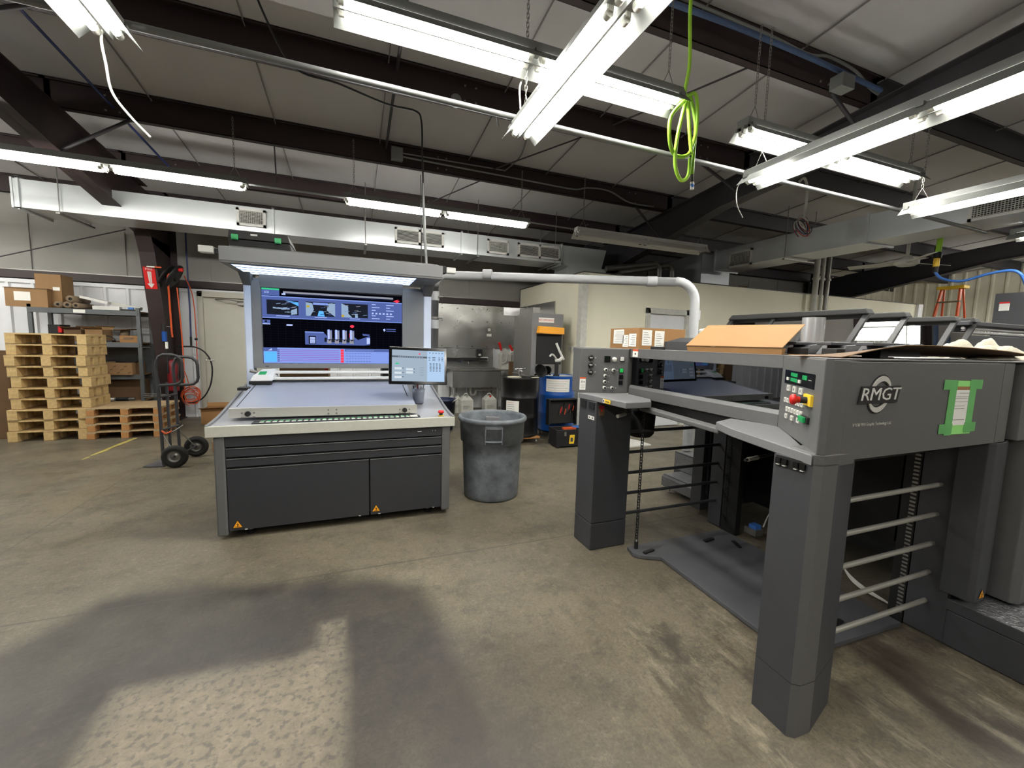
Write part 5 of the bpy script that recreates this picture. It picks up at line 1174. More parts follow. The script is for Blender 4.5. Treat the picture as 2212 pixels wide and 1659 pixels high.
# ================================================================== STORAGE RACK
T = thing('storage_rack', 'grey steel storage rack with wooden shelves against the rear wall', 'rack', (-3.85, 8.65, 0))
for x in (-4.53, -3.24):
    for y in (8.42, 8.86):
        K = MB('shelf_grey'); K.box(x - .025, x + .025, y - .02, y + .02, 0, 1.90); K.build('upright', T, bevel=.002)
for z in (.40, .83, 1.345, 1.85):
    K = MB('shelf_grey'); K.box(-4.53, -3.24, 8.39, 8.42, z - .075, z); K.box(-4.53, -3.24, 8.86, 8.89, z - .075, z); K.build('shelf_beam', T, bevel=.002)
    K = MB('cardboard'); K.box(-4.50, -3.27, 8.425, 8.855, z - .018, z); K.build('shelf_board', T)
K = MB('paper'); K.box(-4.02, -3.88, 8.386, 8.39, 1.79, 1.84); K.build('shelf_label', T)
K = MB('shelf_grey'); K.box(-4.53, -3.24, 8.87, 8.875, .83, 1.25); K.build('back_panel', T)
def carton(label, x0, x1, y0, y1, z0, z1, mt='cardboard', tape=True, open_=False, extra=None, name='cardboard_box', rot=0):
    K = MB(mt); K.box(x0, x1, y0, y1, z0, z1)
    if open_:
        K = MB(mt); t = .006; K.box(x0, x1, y0, y1, z0, z0 + t); K.box(x0, x0 + t, y0, y1, z0 + t, z1); K.box(x1 - t, x1, y0, y1, z0 + t, z1); K.box(x0 + t, x1 - t, y0, y0 + t, z0 + t, z1); K.box(x0 + t, x1 - t, y1 - t, y1, z0 + t, z1)
        K.plate([(x0, y0, z1), (x1, y0, z1), (x1 + .03, y0 - .06, z1 + .04), (x0 - .02, y0 - .07, z1 + .03)], .004); K.plate([(x1, y1, z1), (x0, y1, z1), (x0 - .02, y1 + .05, z1 + .06), (x1 + .02, y1 + .05, z1 + .06)], .004)
    if tape: K.m('cardboard').box(x0 + (x1 - x0) * .44, x0 + (x1 - x0) * .56, y0 - .001, y0, z0, z1)
    if extra: extra(K)
    return tag(K.build(name, loc=((x0 + x1) / 2, (y0 + y1) / 2, z0)), label, 'box')
carton('tall brown box standing on the top shelf behind the long box', -4.50, -4.20, 8.52, 8.82, 1.852, 2.36, 'cardboard', extra=lambda K: K.m('paper').box(-4.30, -4.22, 8.518, 8.52, 2.12, 2.17))
carton('long brown box with faded label at the left end of the top shelf', -4.78, -4.31, 8.40, 8.50, 1.852, 2.12, 'cardboard', tape=False, extra=lambda K: (K.m('paper').box(-4.68, -4.50, 8.398, 8.40, 1.94, 2.07), K.m('cardboard_dark').box(-4.79, -4.30, 8.39, 8.51, 2.12, 2.128)))
for i, (x, z, r) in enumerate(((-4.20, 1.905, .045), (-4.09, 1.905, .05), (-3.99, 1.900, .045), (-4.05, 1.995, .055))):
    K = MB('wood_grey'); M3 = Matrix.Rotation(PI / 2, 3, 'X') @ Matrix.Rotation(0, 3, 'Z')
    K.lathe((x, 8.40, z), [(r * .45, 0), (r, 0), (r, -.42), (r * .45, -.42), (r * .45, 0)], 18, Matrix.Rotation(PI / 2, 3, 'X')); K.m('black').cyl((x, 8.42, z), (x, 8.425, z), r * .45)
    o = tag(K.build('steel_roller', loc=(x, 8.6, z - r)), ['leftmost grey roller in the cluster on the top shelf', 'lower middle grey roller in the cluster on the top shelf', 'right-hand grey roller in the cluster on the top shelf', 'upper grey roller lying on the others on the top shelf'][i], 'roller', 'rollers on the rack')
K = MB('white'); K.hexa([(-3.95, 8.42, 2.02), (-3.62, 8.42, 1.94), (-3.62, 8.52, 1.94), (-3.95, 8.52, 2.02), (-3.95, 8.42, 2.06), (-3.61, 8.42, 1.98), (-3.61, 8.52, 1.98), (-3.95, 8.52, 2.06)]); tag(K.build('long_carton', loc=(-3.8, 8.47, 1.94)), 'long white carton sloping down off the rollers on the top shelf', 'box')
K = MB('white'); K.box(-3.80, -3.47, 8.41, 8.50, 1.852, 1.91); tag(K.build('long_carton', loc=(-3.6, 8.45, 1.852)), 'long white carton lying flat on the top shelf front edge', 'box')
K = MB('white_dirty'); K.hexa([(-3.62, 8.53, 1.94), (-3.26, 8.53, 1.87), (-3.26, 8.62, 1.87), (-3.62, 8.62, 1.94), (-3.62, 8.53, 1.99), (-3.25, 8.53, 1.92), (-3.25, 8.62, 1.92), (-3.62, 8.62, 1.99)]); K.m('black').box(-3.46, -3.27, 8.42, 8.52, 1.852, 1.875); K.m('hose_blue').box(-3.40, -3.33, 8.50, 8.53, 1.88, 1.91); tag(K.build('long_carton', loc=(-3.4, 8.57, 1.86)), 'greyish white carton at the right end of the top shelf by the red column', 'box')
carton('dark case with a red corner on the second shelf above the tall pallets', -4.36, -4.22, 8.45, 8.7, 1.347, 1.60, 'black', tape=False, extra=lambda K: K.m('red').box(-4.24, -4.20, 8.44, 8.5, 1.48, 1.57))
carton('open brown box on the second shelf just above the pallet stack', -4.18, -3.98, 8.45, 8.75, 1.347, 1.53, 'cardboard_dark', open_=True, tape=False)
carton('open brown box with raised flap, middle of the second shelf', -3.93, -3.72, 8.45, 8.75, 1.347, 1.54, 'cardboard', open_=True, tape=False)
carton('small tan box with dark print at the right end of the second shelf', -3.50, -3.27, 8.43, 8.6, 1.347, 1.455, 'kraft', tape=False, extra=lambda K: (K.m('ink').box(-3.45, -3.32, 8.428, 8.43, 1.41, 1.423), K.box(-3.46, -3.33, 8.428, 8.43, 1.393, 1.40)))
T = thing('cable_spool', 'empty dark spool lying on its side on the second shelf', 'spool', (-3.55, 8.72, 1.347))
K = MB('cardboard_dark'); K.lathe((-3.55, 8.70, 1.355), [(0, 0), (.15, 0), (.155, .012), (0, .012)], 24); K.build('flange', T)
K = MB('cardboard_dark'); K.lathe((-3.53, 8.70, 1.545), [(0, 0), (.15, .0), (.15, .012), (0, .012)], 24, Matrix.Rotation(-.08, 3, 'Y')); K.build('flange', T)
K = MB('wood_grey'); K.cyl((-3.55, 8.70, 1.365), (-3.53, 8.70, 1.545), .06); K.build('spool_core', T)
K = MB('black'); K.box(-3.75, -3.60, 8.43, 8.55, 1.347, 1.375); K.tube(smooth_path([(-3.72, 8.44, 1.385), (-3.68, 8.43, 1.445), (-3.60, 8.44, 1.425), (-3.56, 8.44, 1.385)], 5), .008); tag(K.build('black_bracket', loc=(-3.7, 8.5, 1.347)), 'small black metal bracket beside the tan box on the second shelf', 'bracket')
carton('wide flat box with repeating brown print on the third shelf', -3.95, -3.33, 8.34, 8.8, .832, 1.02, 'cardboard', tape=False, extra=lambda K: [K.m('cardboard_dark').add([(x, 8.338, .85 + .05 * (i % 3)), (x + .04, 8.338, .87 + .05 * (i % 3)), (x + .04, 8.338, .885 + .05 * (i % 3)), (x, 8.338, .865 + .05 * (i % 3))], [(0, 1, 2, 3)]) for i, x in enumerate([-3.93 + .045 * k for k in range(13)])] and None)
K = MB('black'); K.tube(smooth_path([(-3.75, 8.4, 1.03), (-3.6, 8.45, 1.06), (-3.45, 8.42, 1.04), (-3.30, 8.43, 1.05), (-3.35, 8.5, 1.03), (-3.6, 8.5, 1.03)], 6), .010, 6); K.m('red').box(-3.86, -3.78, 8.38, 8.42, 1.022, 1.05); tag(K.build('cable_tangle', loc=(-3.6, 8.45, 1.02)), 'black cable and red clamp on top of the printed flat box', 'cable')
carton('large brown box at the back of the lowest shelf', -4.0, -3.30, 8.55, 8.84, .402, .74, 'cardboard_dark', tape=False)
K = MB('dull_steel'); K.cyl((-3.78, 8.44, .43), (-3.36, 8.44, .43), .022); K.m('black').cyl((-3.60, 8.44, .43), (-3.44, 8.44, .43), .03); K.m('paper').cyl((-3.70, 8.44, .43), (-3.62, 8.44, .43), .024); tag(K.build('metal_tool', loc=(-3.6, 8.44, .41)), 'long steel and black tool lying at the front of the lowest shelf', 'tool')
K = MB('dull_steel')
for a in (0, .03, .06): K.tube([(-3.22, 8.38, .46 + a), (-2.86, 8.36, .47 + a * .5)], .008, 6)
tag(K.build('steel_bars', loc=(-3.0, 8.4, .45)), 'loose thin steel bars sticking out of the lowest shelf past the column', 'bar')

# ================================================================== COLUMN EQUIPMENT
fy = lambda z: 8.72 - .6 / 2.75 * z - .003
def onflange(x0, x1, z0, z1, mb, off=0.004):
    mb.add([(x0, fy(z0) - off, z0), (x1, fy(z0) - off, z0), (x1, fy(z1) - off, z1), (x0, fy(z1) - off, z1)], [(0, 1, 2, 3)])
K = MB('red'); onflange(-3.05, -2.90, 2.20, 2.53, K, .005)
Ms = frame((-2.975, fy(2.365) - .006, 2.365), (1, 0, 0), (0, -.6 / 2.75, 1))
K.m('white'); K.add([Ms @ Vector(p) for p in ((-.018, -.085, .0005), (.018, -.085, .0005), (.026, .10, .0005), (-.026, .10, .0005))], [(0, 1, 2, 3)]); K.add([Ms @ Vector(p) for p in ((0, -.155, .0005), (.045, -.085, .0005), (-.045, -.085, .0005))], [(0, 1, 2)])
K.text('FIRE', Ms @ Matrix.Translation((0, .135, .001)), .050, .0002); K.m('red').text('EXTINGUISHER', Ms @ Matrix.Translation((0, .0, .0012)) @ Matrix.Rotation(-PI / 2, 4, 'Z'), .026, .0002)
tag(K.build('fire_sign', loc=(-2.975, 8.15, 2.2)), 'red sign with white arrow pointing down, FIRE EXTINGUISHER, on the red column', 'sign')
T = thing('hose_reel', 'black round hose reel with orange hose mounted on the red column', 'hose reel', (-2.72, 8.35, 2.25))
K = MB('black'); K.cyl((-2.80, 8.35, 2.43), (-2.68, 8.35, 2.43), .08); K.lathe((-2.82, 8.35, 2.43), [(.0, 0), (.20, 0), (.20, .02), (0, .02)], 28, Matrix.Rotation(PI / 2 + .5, 3, 'Y') @ Matrix.Rotation(0, 3, 'X')); K.lathe((-2.70, 8.30, 2.43), [(.0, 0), (.20, 0), (.20, .02), (0, .02)], 28, Matrix.Rotation(PI / 2 + .5, 3, 'Y')); K.box(-2.95, -2.72, 8.3, 8.4, 2.42, 2.44); K.build('reel_drum', T)
K = MB('orange'); K.tube(smooth_path([(-2.72, 8.24, 2.46), (-2.76, 8.23, 2.40), (-2.78, 8.3, 2.1), (-2.80, 8.38, 1.6), (-2.80, 8.40, 1.45)], 6), .014, 8); K.tube(smooth_path([(-2.67, 8.3, 2.25), (-2.66, 8.34, 1.7), (-2.66, 8.38, 1.1), (-2.68, 8.42, .6)], 6), .009, 8); K.build('orange_hose', T)
K = MB('red'); K.cyl((-2.62, 8.25, 2.53), (-2.56, 8.25, 2.53), .03); K.m('paper').cyl((-2.98, 8.12, 2.53), (-2.88, 8.12, 2.53), .012); K.m('orange').cyl((-2.88, 8.12, 2.53), (-2.80, 8.12, 2.53), .012); K.build('hose_stop', T)
K = MB('blue'); K.cyl((-2.90, 8.38, 1.38), (-2.90, 8.38, 1.54), .035); K.m('black').cyl((-2.90, 8.38, 1.54), (-2.90, 8.38, 1.66), .03); K.cyl((-2.88, 8.38, 1.2), (-2.88, 8.38, 1.38), .018); K.m('paper').cyl((-2.87, 8.36, 1.26), (-2.87, 8.36, 1.37), .019); K.m('black').cyl((-2.88, 8.38, .85), (-2.88, 8.38, 1.2), .012); K.m('dull_steel').tube([(-2.97, 8.4, 1.62), (-2.8, 8.4, 1.62)], .01)
tag(K.build('air_filter', loc=(-2.9, 8.38, 1.2)), 'blue and black compressed air filter hanging on the red column', 'air filter')
T = thing('fire_extinguisher', 'dark red fire extinguisher at the column behind the hand truck', 'fire extinguisher', (-2.84, 8.42, .55))
K = MB('dark_red'); K.lathe((-2.84, 8.46, .55), [(0, 0), (.07, 0), (.075, .02), (.075, .42), (.05, .50), (.02, .53), (0, .53)], 20); K.build('cylinder', T)
K = MB('black'); K.box(-2.87, -2.78, 8.44, 8.48, 1.08, 1.11); K.tube(smooth_path([(-2.80, 8.45, 1.10), (-2.74, 8.42, 1.0), (-2.76, 8.40, .75)], 5), .010); K.m('chrome').cyl((-2.84, 8.46, 1.06), (-2.84, 8.46, 1.10), .02); K.build('valve', T)
K = MB('hose_dblue'); K.tube(smooth_path([(-2.70, 8.9, 3.45), (-2.70, 8.9, 2.4), (-2.69, 8.88, 1.9), (-2.69, 8.86, 1.45)], 6), .012, 8); K.m('black').cyl((-2.69, 8.86, 1.30), (-2.69, 8.86, 1.46), .016)
tag(K.build('blue_air_hose', loc=(-2.7, 8.9, 1.3)), 'dark blue air hose hanging down beside the door', 'hose')
K = MB('orange'); K.tube(smooth_path([(-2.66, 8.6, 2.48), (-2.62, 8.8, 2.2), (-2.61, 8.86, 1.7), (-2.61, 8.85, 1.05)], 6), .008, 8); K.m('dull_steel').cyl((-2.61, 8.85, .95), (-2.61, 8.85, 1.06), .014); K.m('black').cyl((-2.63, 8.85, 1.42), (-2.59, 8.85, 1.42), .02)
tag(K.build('red_air_hose', loc=(-2.61, 8.85, 1)), 'thin orange-red hose with a metal tip hanging beside the blue hose', 'hose')
K = MB('orange'); random.seed(5)
for k in range(9):
    a = random.random() * 6; R_ = .09 + .05 * random.random(); cz = .40 + .05 * math.sin(k)
    K.tube(arc((-2.72 + .02 * math.cos(k), 8.80 + .006 * k, cz), R_, a, a + 5.2, 18, (1, 0, .2 * math.sin(k)), (0, .12, 1)), .007, 6)
K.tube(smooth_path([(-2.82, 8.8, .95), (-2.76, 8.8, .75), (-2.72, 8.8, .52)], 5), .007)
tag(K.build('orange_cord', loc=(-2.72, 8.8, .3)), 'tangled orange extension cord hung on the wall left of the door', 'cord')
K = MB('black'); K.tube(smooth_path([(-2.90, 8.72, 1.28), (-2.75, 8.74, 1.29), (-2.60, 8.76, 1.28), (-2.48, 8.78, 1.2), (-2.40, 8.8, 1.05), (-2.38, 8.8, .85), (-2.42, 8.8, .6), (-2.52, 8.8, .40), (-2.66, 8.8, .30), (-2.78, 8.8, .30)], 7), .012, 8); K.m('chrome').cyl((-2.47, 8.76, 1.06), (-2.33, 8.76, 1.05), .013); K.cyl((-2.42, 8.76, 1.05), (-2.42, 8.76, 1.09), .01)
tag(K.build('black_air_hose', loc=(-2.6, 8.75, .3)), 'black rubber hose in a big loop with a chrome fitting left of the door', 'hose')

# ================================================================== HAND TRUCK
T = thing('hand_truck', 'dark grey two-wheeled hand truck with pneumatic tyres left of the console', 'hand truck', (-1.95, 5.8, 0))
def wheel(c, tilt=0):
    Mw = Matrix.Rotation(PI / 2, 3, 'X') @ Matrix.Identity(3)
    K = MB('rubber'); K.lathe(c, [(.062 + .062 * .0, -.03)] + [(.094 + .034 * math.cos(a), .038 * math.sin(a)) for a in [(-PI * .75 + PI * 1.5 * i / 12) for i in range(13)]] + [(.062, .03)], 32, Mw)
    for i in range(30):
        a = 2 * PI * i / 30; 
    w_ = K.build('tyre', T)
    K = MB('dull_steel'); K.lathe(c, [(0, .012), (.03, .014), (.035, .004), (.055, .006), (.068, .03), (.068, -.03), (.055, -.006), (.03, -.014), (0, -.012)], 28, Mw); K.build('wheel_rim', w_)
    K = MB('black'); K.lathe(c, [(0, .03), (.012, .03), (.014, .01), (0, .01)], 12, Mw); K.lathe(c, [(0, -.03), (.012, -.03), (.014, -.01), (0, -.01)], 12, Mw); K.build('wheel_hub', w_)
wheel((-1.91, 5.61, .13)); wheel((-1.84, 6.06, .13))
K = MB('press_dark'); K.cyl((-1.91, 5.57, .13), (-1.835, 6.12, .13), .010); K.build('axle', T)
for (x0, y0, sc, nm) in ((-2.045, 5.69, 1, 'near'), (-1.985, 5.98, .97, 'far')):
    K = MB('press_dark'); dx = 0.0
    pts = [(x0, y0, .03), (x0 - .01, y0, .9), (x0 - .02, y0, 1.12 * sc)] + [(x0 - .02 + .07 * (1 - math.cos(a)), y0, 1.12 * sc + .155 * math.sin(a)) for a in (.5, 1.0, PI / 2)] + [(x0 + .13, y0, 1.275 * sc)]
    pts += [(x0 + .13 + .09 * math.sin(a), y0, 1.275 * sc - .09 * (1 - math.cos(a))) for a in (.5, 1.1, PI / 2)] + [(x0 + .222, y0, 1.02 * sc)] + [(x0 + .222 - .08 * (1 - math.cos(a)), y0, 1.02 * sc - .08 * math.sin(a)) for a in (.6, 1.2, PI / 2)] + [(x0 - .01, y0, .93 * sc)]
    K.tube(pts, .0165, 10); K.build('side_frame', T)
for z in (.10, .42, .80):
    K = MB('press_dark'); K.tube([(-2.045, 5.69, z), (-1.985, 5.98, z)], .012, 8); K.build('crossbar', T)
K = MB('press_dark'); K.box(-2.035, -2.015, 5.82, 5.85, .04, .95); K.build('centre_strap', T)
K = MB('plate_grey'); K.hexa([(-2.24, 5.70, .004), (-2.04, 5.66, .004), (-1.98, 6.02, .004), (-2.18, 6.0, .004), (-2.24, 5.70, .010), (-2.04, 5.66, .012), (-1.98, 6.02, .012), (-2.18, 6.0, .010)]); K.box(-2.05, -2.03, 5.67, 5.70, .004, .06); K.build('toe_plate', T)
for a, b_ in (((-2.03, 5.69, .36), (-1.91, 5.63, .14)), ((-1.98, 5.98, .36), (-1.845, 6.03, .14))):
    K = MB('dull_steel'); K.tube([a, b_], .007, 6); K.build('axle_brace', T)
K = MB('dull_steel'); K.tube(smooth_path([(-2.03, 5.70, .40), (-1.98, 5.76, .38), (-1.90, 5.86, .44)], 4), .006, 6); K.m('orange').tube(smooth_path([(-2.04, 5.67, .42), (-2.0, 5.67, .385), (-1.95, 5.68, .41)], 4), .009, 6); K.build('bungee_hook', T)

# ---- boxes seen around the console
K = MB('kraft'); 
carton('open tan carton on the floor by the door, behind the console', -2.42, -2.0, 8.25, 8.6, .0, .25, 'kraft', open_=True, tape=False)
carton('tall brown carton behind the console, visible in the gap below the screen', -.80, -.29, 5.35, 5.75, 0, 1.22, 'cardboard', extra=lambda K: K.m('red').box(-.33, -.30, 5.345, 5.35, 1.13, 1.15))
K = MB('black'); K.box(.33, .80, 5.45, 5.85, .02, 1.22); K.m('cardboard_dark').box(.40, .80, 5.44, 5.45, 1.06, 1.12); K.m('orange').box(.72, .74, 5.43, 5.44, .3, 1.0)
tag(K.build('tool_cabinet', bevel=.006, loc=(.5, 5.6, 0)), 'black cabinet standing behind the right end of the console', 'cabinet')

# ================================================================== WASH-UP CORNER
K = MB('stainless'); n = 22; vs = []
for j in range(9):
    for i in range(n + 1):
        x = 1.30 + 2.28 * i / n; z = 1.36 + .95 * j / 8
        e = math.sin(PI * i / n) * math.sin(PI * j / 8)
        vs.append((x, YB - .045 - .02 * e * (noise.noise(Vector((x * 2.2, z * 2.5, 4)))), z))
K.add(vs, [(j * (n + 1) + i, j * (n + 1) + i + 1, (j + 1) * (n + 1) + i + 1, (j + 1) * (n + 1) + i) for j in range(8) for i in range(n)], True)
K.m('black')
for i in range(7):
    for z in (1.40, 1.95, 2.22): K.cyl((1.45 + .34 * i, YB - .075, z), (1.45 + .34 * i, YB - .04, z), .008, n=8)
tag(K.build('steel_wall_sheet', loc=(2.4, YB, 1.36)), 'dented shiny stainless sheet covering the wall behind the sink', 'metal sheet')
K = MB('stainless'); K.box(3.595, 3.612, 7.2, 9.0, 1.36, 2.32); tag(K.build('steel_wall_sheet', loc=(3.6, 8, 1.36)), 'narrow stainless sheet on the cream side wall behind the grey booth', 'metal sheet')
T = thing('utility_sink', 'stainless steel utility sink with backsplash and two taps', 'sink', (2.3, 8.5, 0))
K = MB('stainless'); K.box(1.30, 2.92, 8.86, 8.90, .93, 1.35); K.box(1.30, 2.92, 8.84, 8.90, 1.15, 1.17); K.build('backsplash', T)
K = MB('stainless')
for a in ((1.88, 2.92, 8.30, 8.32), (1.88, 2.92, 8.80, 8.82), (1.88, 1.90, 8.32, 8.80), (2.90, 2.92, 8.32, 8.80)): K.box(a[0], a[1], a[2], a[3], .55, .91)
K.box(1.90, 2.90, 8.32, 8.80, .55, .57); K.m('dull_steel').tube([(1.84, 8.29, .915), (2.96, 8.29, .915)], .016, 8); K.box(1.84, 1.88, 8.3, 8.86, .90, .925); K.box(2.92, 2.96, 8.3, 8.86, .90, .925); K.box(1.84, 2.96, 8.82, 8.90, .90, .94); K.build('basin', T)
K = MB('stainless'); K.box(2.96, 3.50, 8.32, 8.86, .90, .92); K.build('drainboard', T)
for x in (1.93, 2.87):
    K = MB('dull_steel'); K.cyl((x, 8.33, 0), (x, 8.33, .56), .018); K.cyl((x, 8.78, 0), (x, 8.78, .56), .018); K.build('leg', T)
for x in (2.18, 2.42):
    K = MB('chrome'); K.cyl((x, 8.86, 1.07), (x, 8.80, 1.07), .018); K.cyl((x - .035, 8.79, 1.07), (x + .035, 8.79, 1.07), .008); K.build('tap_handle', T)
K = MB('chrome'); K.tube(smooth_path([(2.30, 8.86, 1.07), (2.30, 8.74, 1.09), (2.29, 8.62, 1.07), (2.29, 8.60, 1.03)], 5), .012); K.build('spout', T)
K = MB('white_dirty'); K.tube(smooth_path([(2.33, 8.55, .55), (2.33, 8.55, .42), (2.36, 8.55, .36), (2.42, 8.55, .37), (2.45, 8.55, .44), (2.52, 8.57, .47), (3.4, 8.6, .47)], 6), .025, 8); K.build('drain_pipe', T)
K = MB('black'); K.box(1.60, 1.76, 8.78, 8.86, 1.19, 1.32); K.m('black').box(1.30, 2.75, 8.7, 8.84, 1.10, 1.15); K.build('sink_shelf', T)
K = MB('black'); K.box(2.52, 2.64, 8.75, 8.84, 1.18, 1.34); K.m('white').box(2.55, 2.61, 8.74, 8.75, 1.20, 1.24); K.m('paper').box(2.62, 2.80, 8.83, 8.85, 1.08, 1.17); tag(K.build('soap_dispenser', bevel=.005, loc=(2.58, 8.8, 1.18)), 'black soap dispenser on the backsplash right of the taps', 'dispenser')
K = MB('black'); K.ball((1.72, 8.72, 1.22), .085, sc=(1.2, .6, .8)); K.box(1.60, 1.80, 8.68, 8.74, 1.17, 1.24); tag(K.build('black_brush', loc=(1.7, 8.7, 1.15)), 'black brush lying on the ledge left of the taps', 'brush')
for x, z in ((2.86, 1.78), (2.86, 1.66)):
    K = MB('paper'); wd = .06 if z > 1.7 else .11; K.box(x - wd / 2 * 1.0, x + wd / 2, YB - .072, YB - .068, z - .03, z + .03)
    tag(K.build('paper_label', loc=(x, YB - .07, z)), 'small white label on the steel sheet, upper of two' if z > 1.7 else 'larger white label on the steel sheet, lower of two', 'label')
def jug(label, x, y, z, w_=.24, h_=.34, red=False, group=None):
    T = thing('white_jug', label, 'jug', (x, y, z), group)
    K = MB('white_dirty'); hw = w_ / 2
    K.hexa([(x - hw, y - hw, z), (x + hw, y - hw, z), (x + hw, y + hw, z), (x - hw, y + hw, z), (x - hw, y - hw, z + h_ * .8), (x + hw, y - hw, z + h_ * .8), (x + hw, y + hw, z + h_ * .8), (x - hw, y + hw, z + h_ * .8)])
    K.hexa([(x - hw, y - hw, z + h_ * .8), (x + hw, y - hw, z + h_ * .8), (x + hw, y + hw, z + h_ * .8), (x - hw, y + hw, z + h_ * .8), (x - hw * .5, y - hw * .5, z + h_), (x + hw * .5, y - hw * .5, z + h_), (x + hw * .5, y + hw * .5, z + h_), (x - hw * .5, y + hw * .5, z + h_)])
    for k in (.3, .55, .78): K.box(x - hw - .003, x + hw + .003, y - hw - .003, y + hw + .003, z + h_ * k, z + h_ * k + .006)
    K.m('ink')
    for k in range(5): K.box(x - hw * .7, x + hw * (.2 + .1 * (k % 4)), y - hw - .0045, y - hw - .003, z + h_ * (.33 + .04 * k), z + h_ * (.335 + .04 * k) + .002)
    K.build('jug_body', T, bevel=.01)
    K = MB('white_dirty'); K.tube(arc((x, y, z + h_), .05, 0, PI, 8, (1, 0, 0), (0, 0, 1)), .009, 8); K.build('jug_handle', T)
    K = MB('red' if red else 'white'); K.cyl((x + .0, y - hw * .5, z + h_ * .93), (x, y - hw * .5, z + h_ * 1.02), .025); K.build('cap', T)
jug('white jug on the floor under the left end of the sink', 2.16, 8.28, 0, .25, .38)
jug('white jug with a red cap patch under the right end of the sink', 2.66, 8.25, 0, .25, .38, red=True)
jug('white jug standing behind the left sink leg, partly hidden', 1.98, 8.52, 0, .24, .36)
jug('large white canister on the drainboard beside the backsplash', 3.085, 8.52, .922, .23, .40)
jug('white canister on the drainboard next to the grey booth', 3.345, 8.55, .922, .23, .38)
K = MB('red'); K.cyl((2.98, 8.46, 1.33), (2.92, 8.44, 1.50), .022, .03); K.m('white_dirty').tube(smooth_path([(2.98, 8.42, 1.34), (3.02, 8.38, 1.35), (3.08, 8.36, 1.26), (3.06, 8.36, 1.1), (2.97, 8.36, 1.06), (2.93, 8.36, 1.16), (3.0, 8.36, 1.3)], 6), .010); tag(K.build('hand_pump', loc=(2.9, 8.4, 1.3)), 'red-handled siphon pump with white hose standing in the first canister', 'pump')
K = MB('red'); K.cyl((3.24, 8.46, 1.33), (3.16, 8.44, 1.45), .025, .03); K.m('white_dirty').tube([(3.16, 8.46, 1.30), (3.18, 8.47, 1.38), (3.28, 8.45, 1.44)], .008); tag(K.build('hand_pump', loc=(3.1, 8.4, 1.3)), 'tilted red-handled pump above the second canister', 'pump')
K = MB('cardboard_dark'); K.box(3.10, 3.30, 8.2, 8.31, .62, 1.10); tag(K.build('cardboard_box', loc=(3.2, 8.25, .62)), 'narrow brown box standing in front of the canisters beside the booth', 'box')
T = thing('blue_bin', 'dark blue round bin with a white stick, between console and sink', 'bin', (1.42, 6.9, 0))
K = MB('navy'); K.lathe((1.42, 6.9, 0), [(0, .005), (.15, .005), (.19, .50), (.205, .50), (.205, .53), (.185, .53), (.145, .02), (0, .02)], 28); K.build('bin_body', T)
K = MB('white'); K.cyl((1.44, 6.78, .42), (1.62, 6.72, .56), .008); K.build('mixing_stick', T)

# grey booth with NO SMOKING sign
T = thing('metal_booth', 'grey metal booth with black opening and NO SMOKING sign', 'cabinet', (3.1, 6.85, 0))
K = MB('dull_steel'); K.box(2.815, 3.41, 6.47, 7.30, .95, 2.02); K.box(2.815, 3.41, 6.47, 7.30, .10, .93); K.box(2.80, 3.43, 6.46, 7.31, .93, .95); K.build('booth_body', T, bevel=.006)
K = MB('press_light'); K.box(2.82, 3.405, 6.462, 6.47, 1.68, 2.01); K.box(2.82, 2.90, 6.462, 6.47, 1.0, 1.68); K.build('front_panel', T)
K = MB('black'); K.box(2.91, 3.385, 6.455, 6.469, 1.15, 1.665); K.m('dull_steel').box(2.89, 3.40, 6.45, 6.469, 1.12, 1.15); K.build('opening', T)
K = MB('amber'); K.hexa([(2.90, 6.36, 1.685), (3.385, 6.36, 1.665), (3.385, 6.46, 1.665), (2.90, 6.46, 1.685), (2.92, 6.37, 1.80), (3.385, 6.37, 1.785), (3.385, 6.46, 1.785), (2.92, 6.46, 1.80)]); K.m('kraft').box(2.89, 3.39, 6.345, 6.46, 1.668, 1.676); K.build('amber_tray', T, bevel=.004)
K = MB('paper'); K.box(2.935, 3.225, 6.456, 6.461, 1.865, 1.945); K.m('red').text('NO SMOKING', frame((3.08, 6.4555, 1.905), (1, 0, 0), (0, 0, 1)), .046, .0005); K.build('no_smoking_sign', T)
K = MB('dull_steel'); K.box(2.87, 3.0, 6.56, 7.2, 2.02, 2.12); K.m('steel').box(2.55, 2.86, 7.15, 7.17, 2.0, 2.14); K.build('booth_top_duct', T)
for x in (2.9, 3.33):
    K = MB('black'); K.box(x - .03, x + .03, 6.52, 6.58, 0, .10); K.build('leg', T)
# thermostat on the side wall
K = MB('white'); K.box(3.60, 3.622, 6.33, 6.45, 1.37, 1.47); K.m('black').box(3.597, 3.60, 6.375, 6.41, 1.40, 1.435); tag(K.build('wall_switch', bevel=.004, loc=(3.61, 6.4, 1.37)), 'white switch plate on the cream wall near the room corner', 'switch')
K = MB('white_dirty'); K.box(3.602, 3.621, 6.50, 6.60, 1.39, 1.46); K.m('ink')
for k in range(4): K.box(3.600, 3.602, 6.50 + .025 * k, 6.515 + .025 * k, 1.48 + .015 * (k % 2), 1.485 + .015 * (k % 2)); 
tag(K.build('wall_switch', loc=(3.61, 6.55, 1.37)), 'second white plate with pencil marks left of the black-centred switch', 'switch')

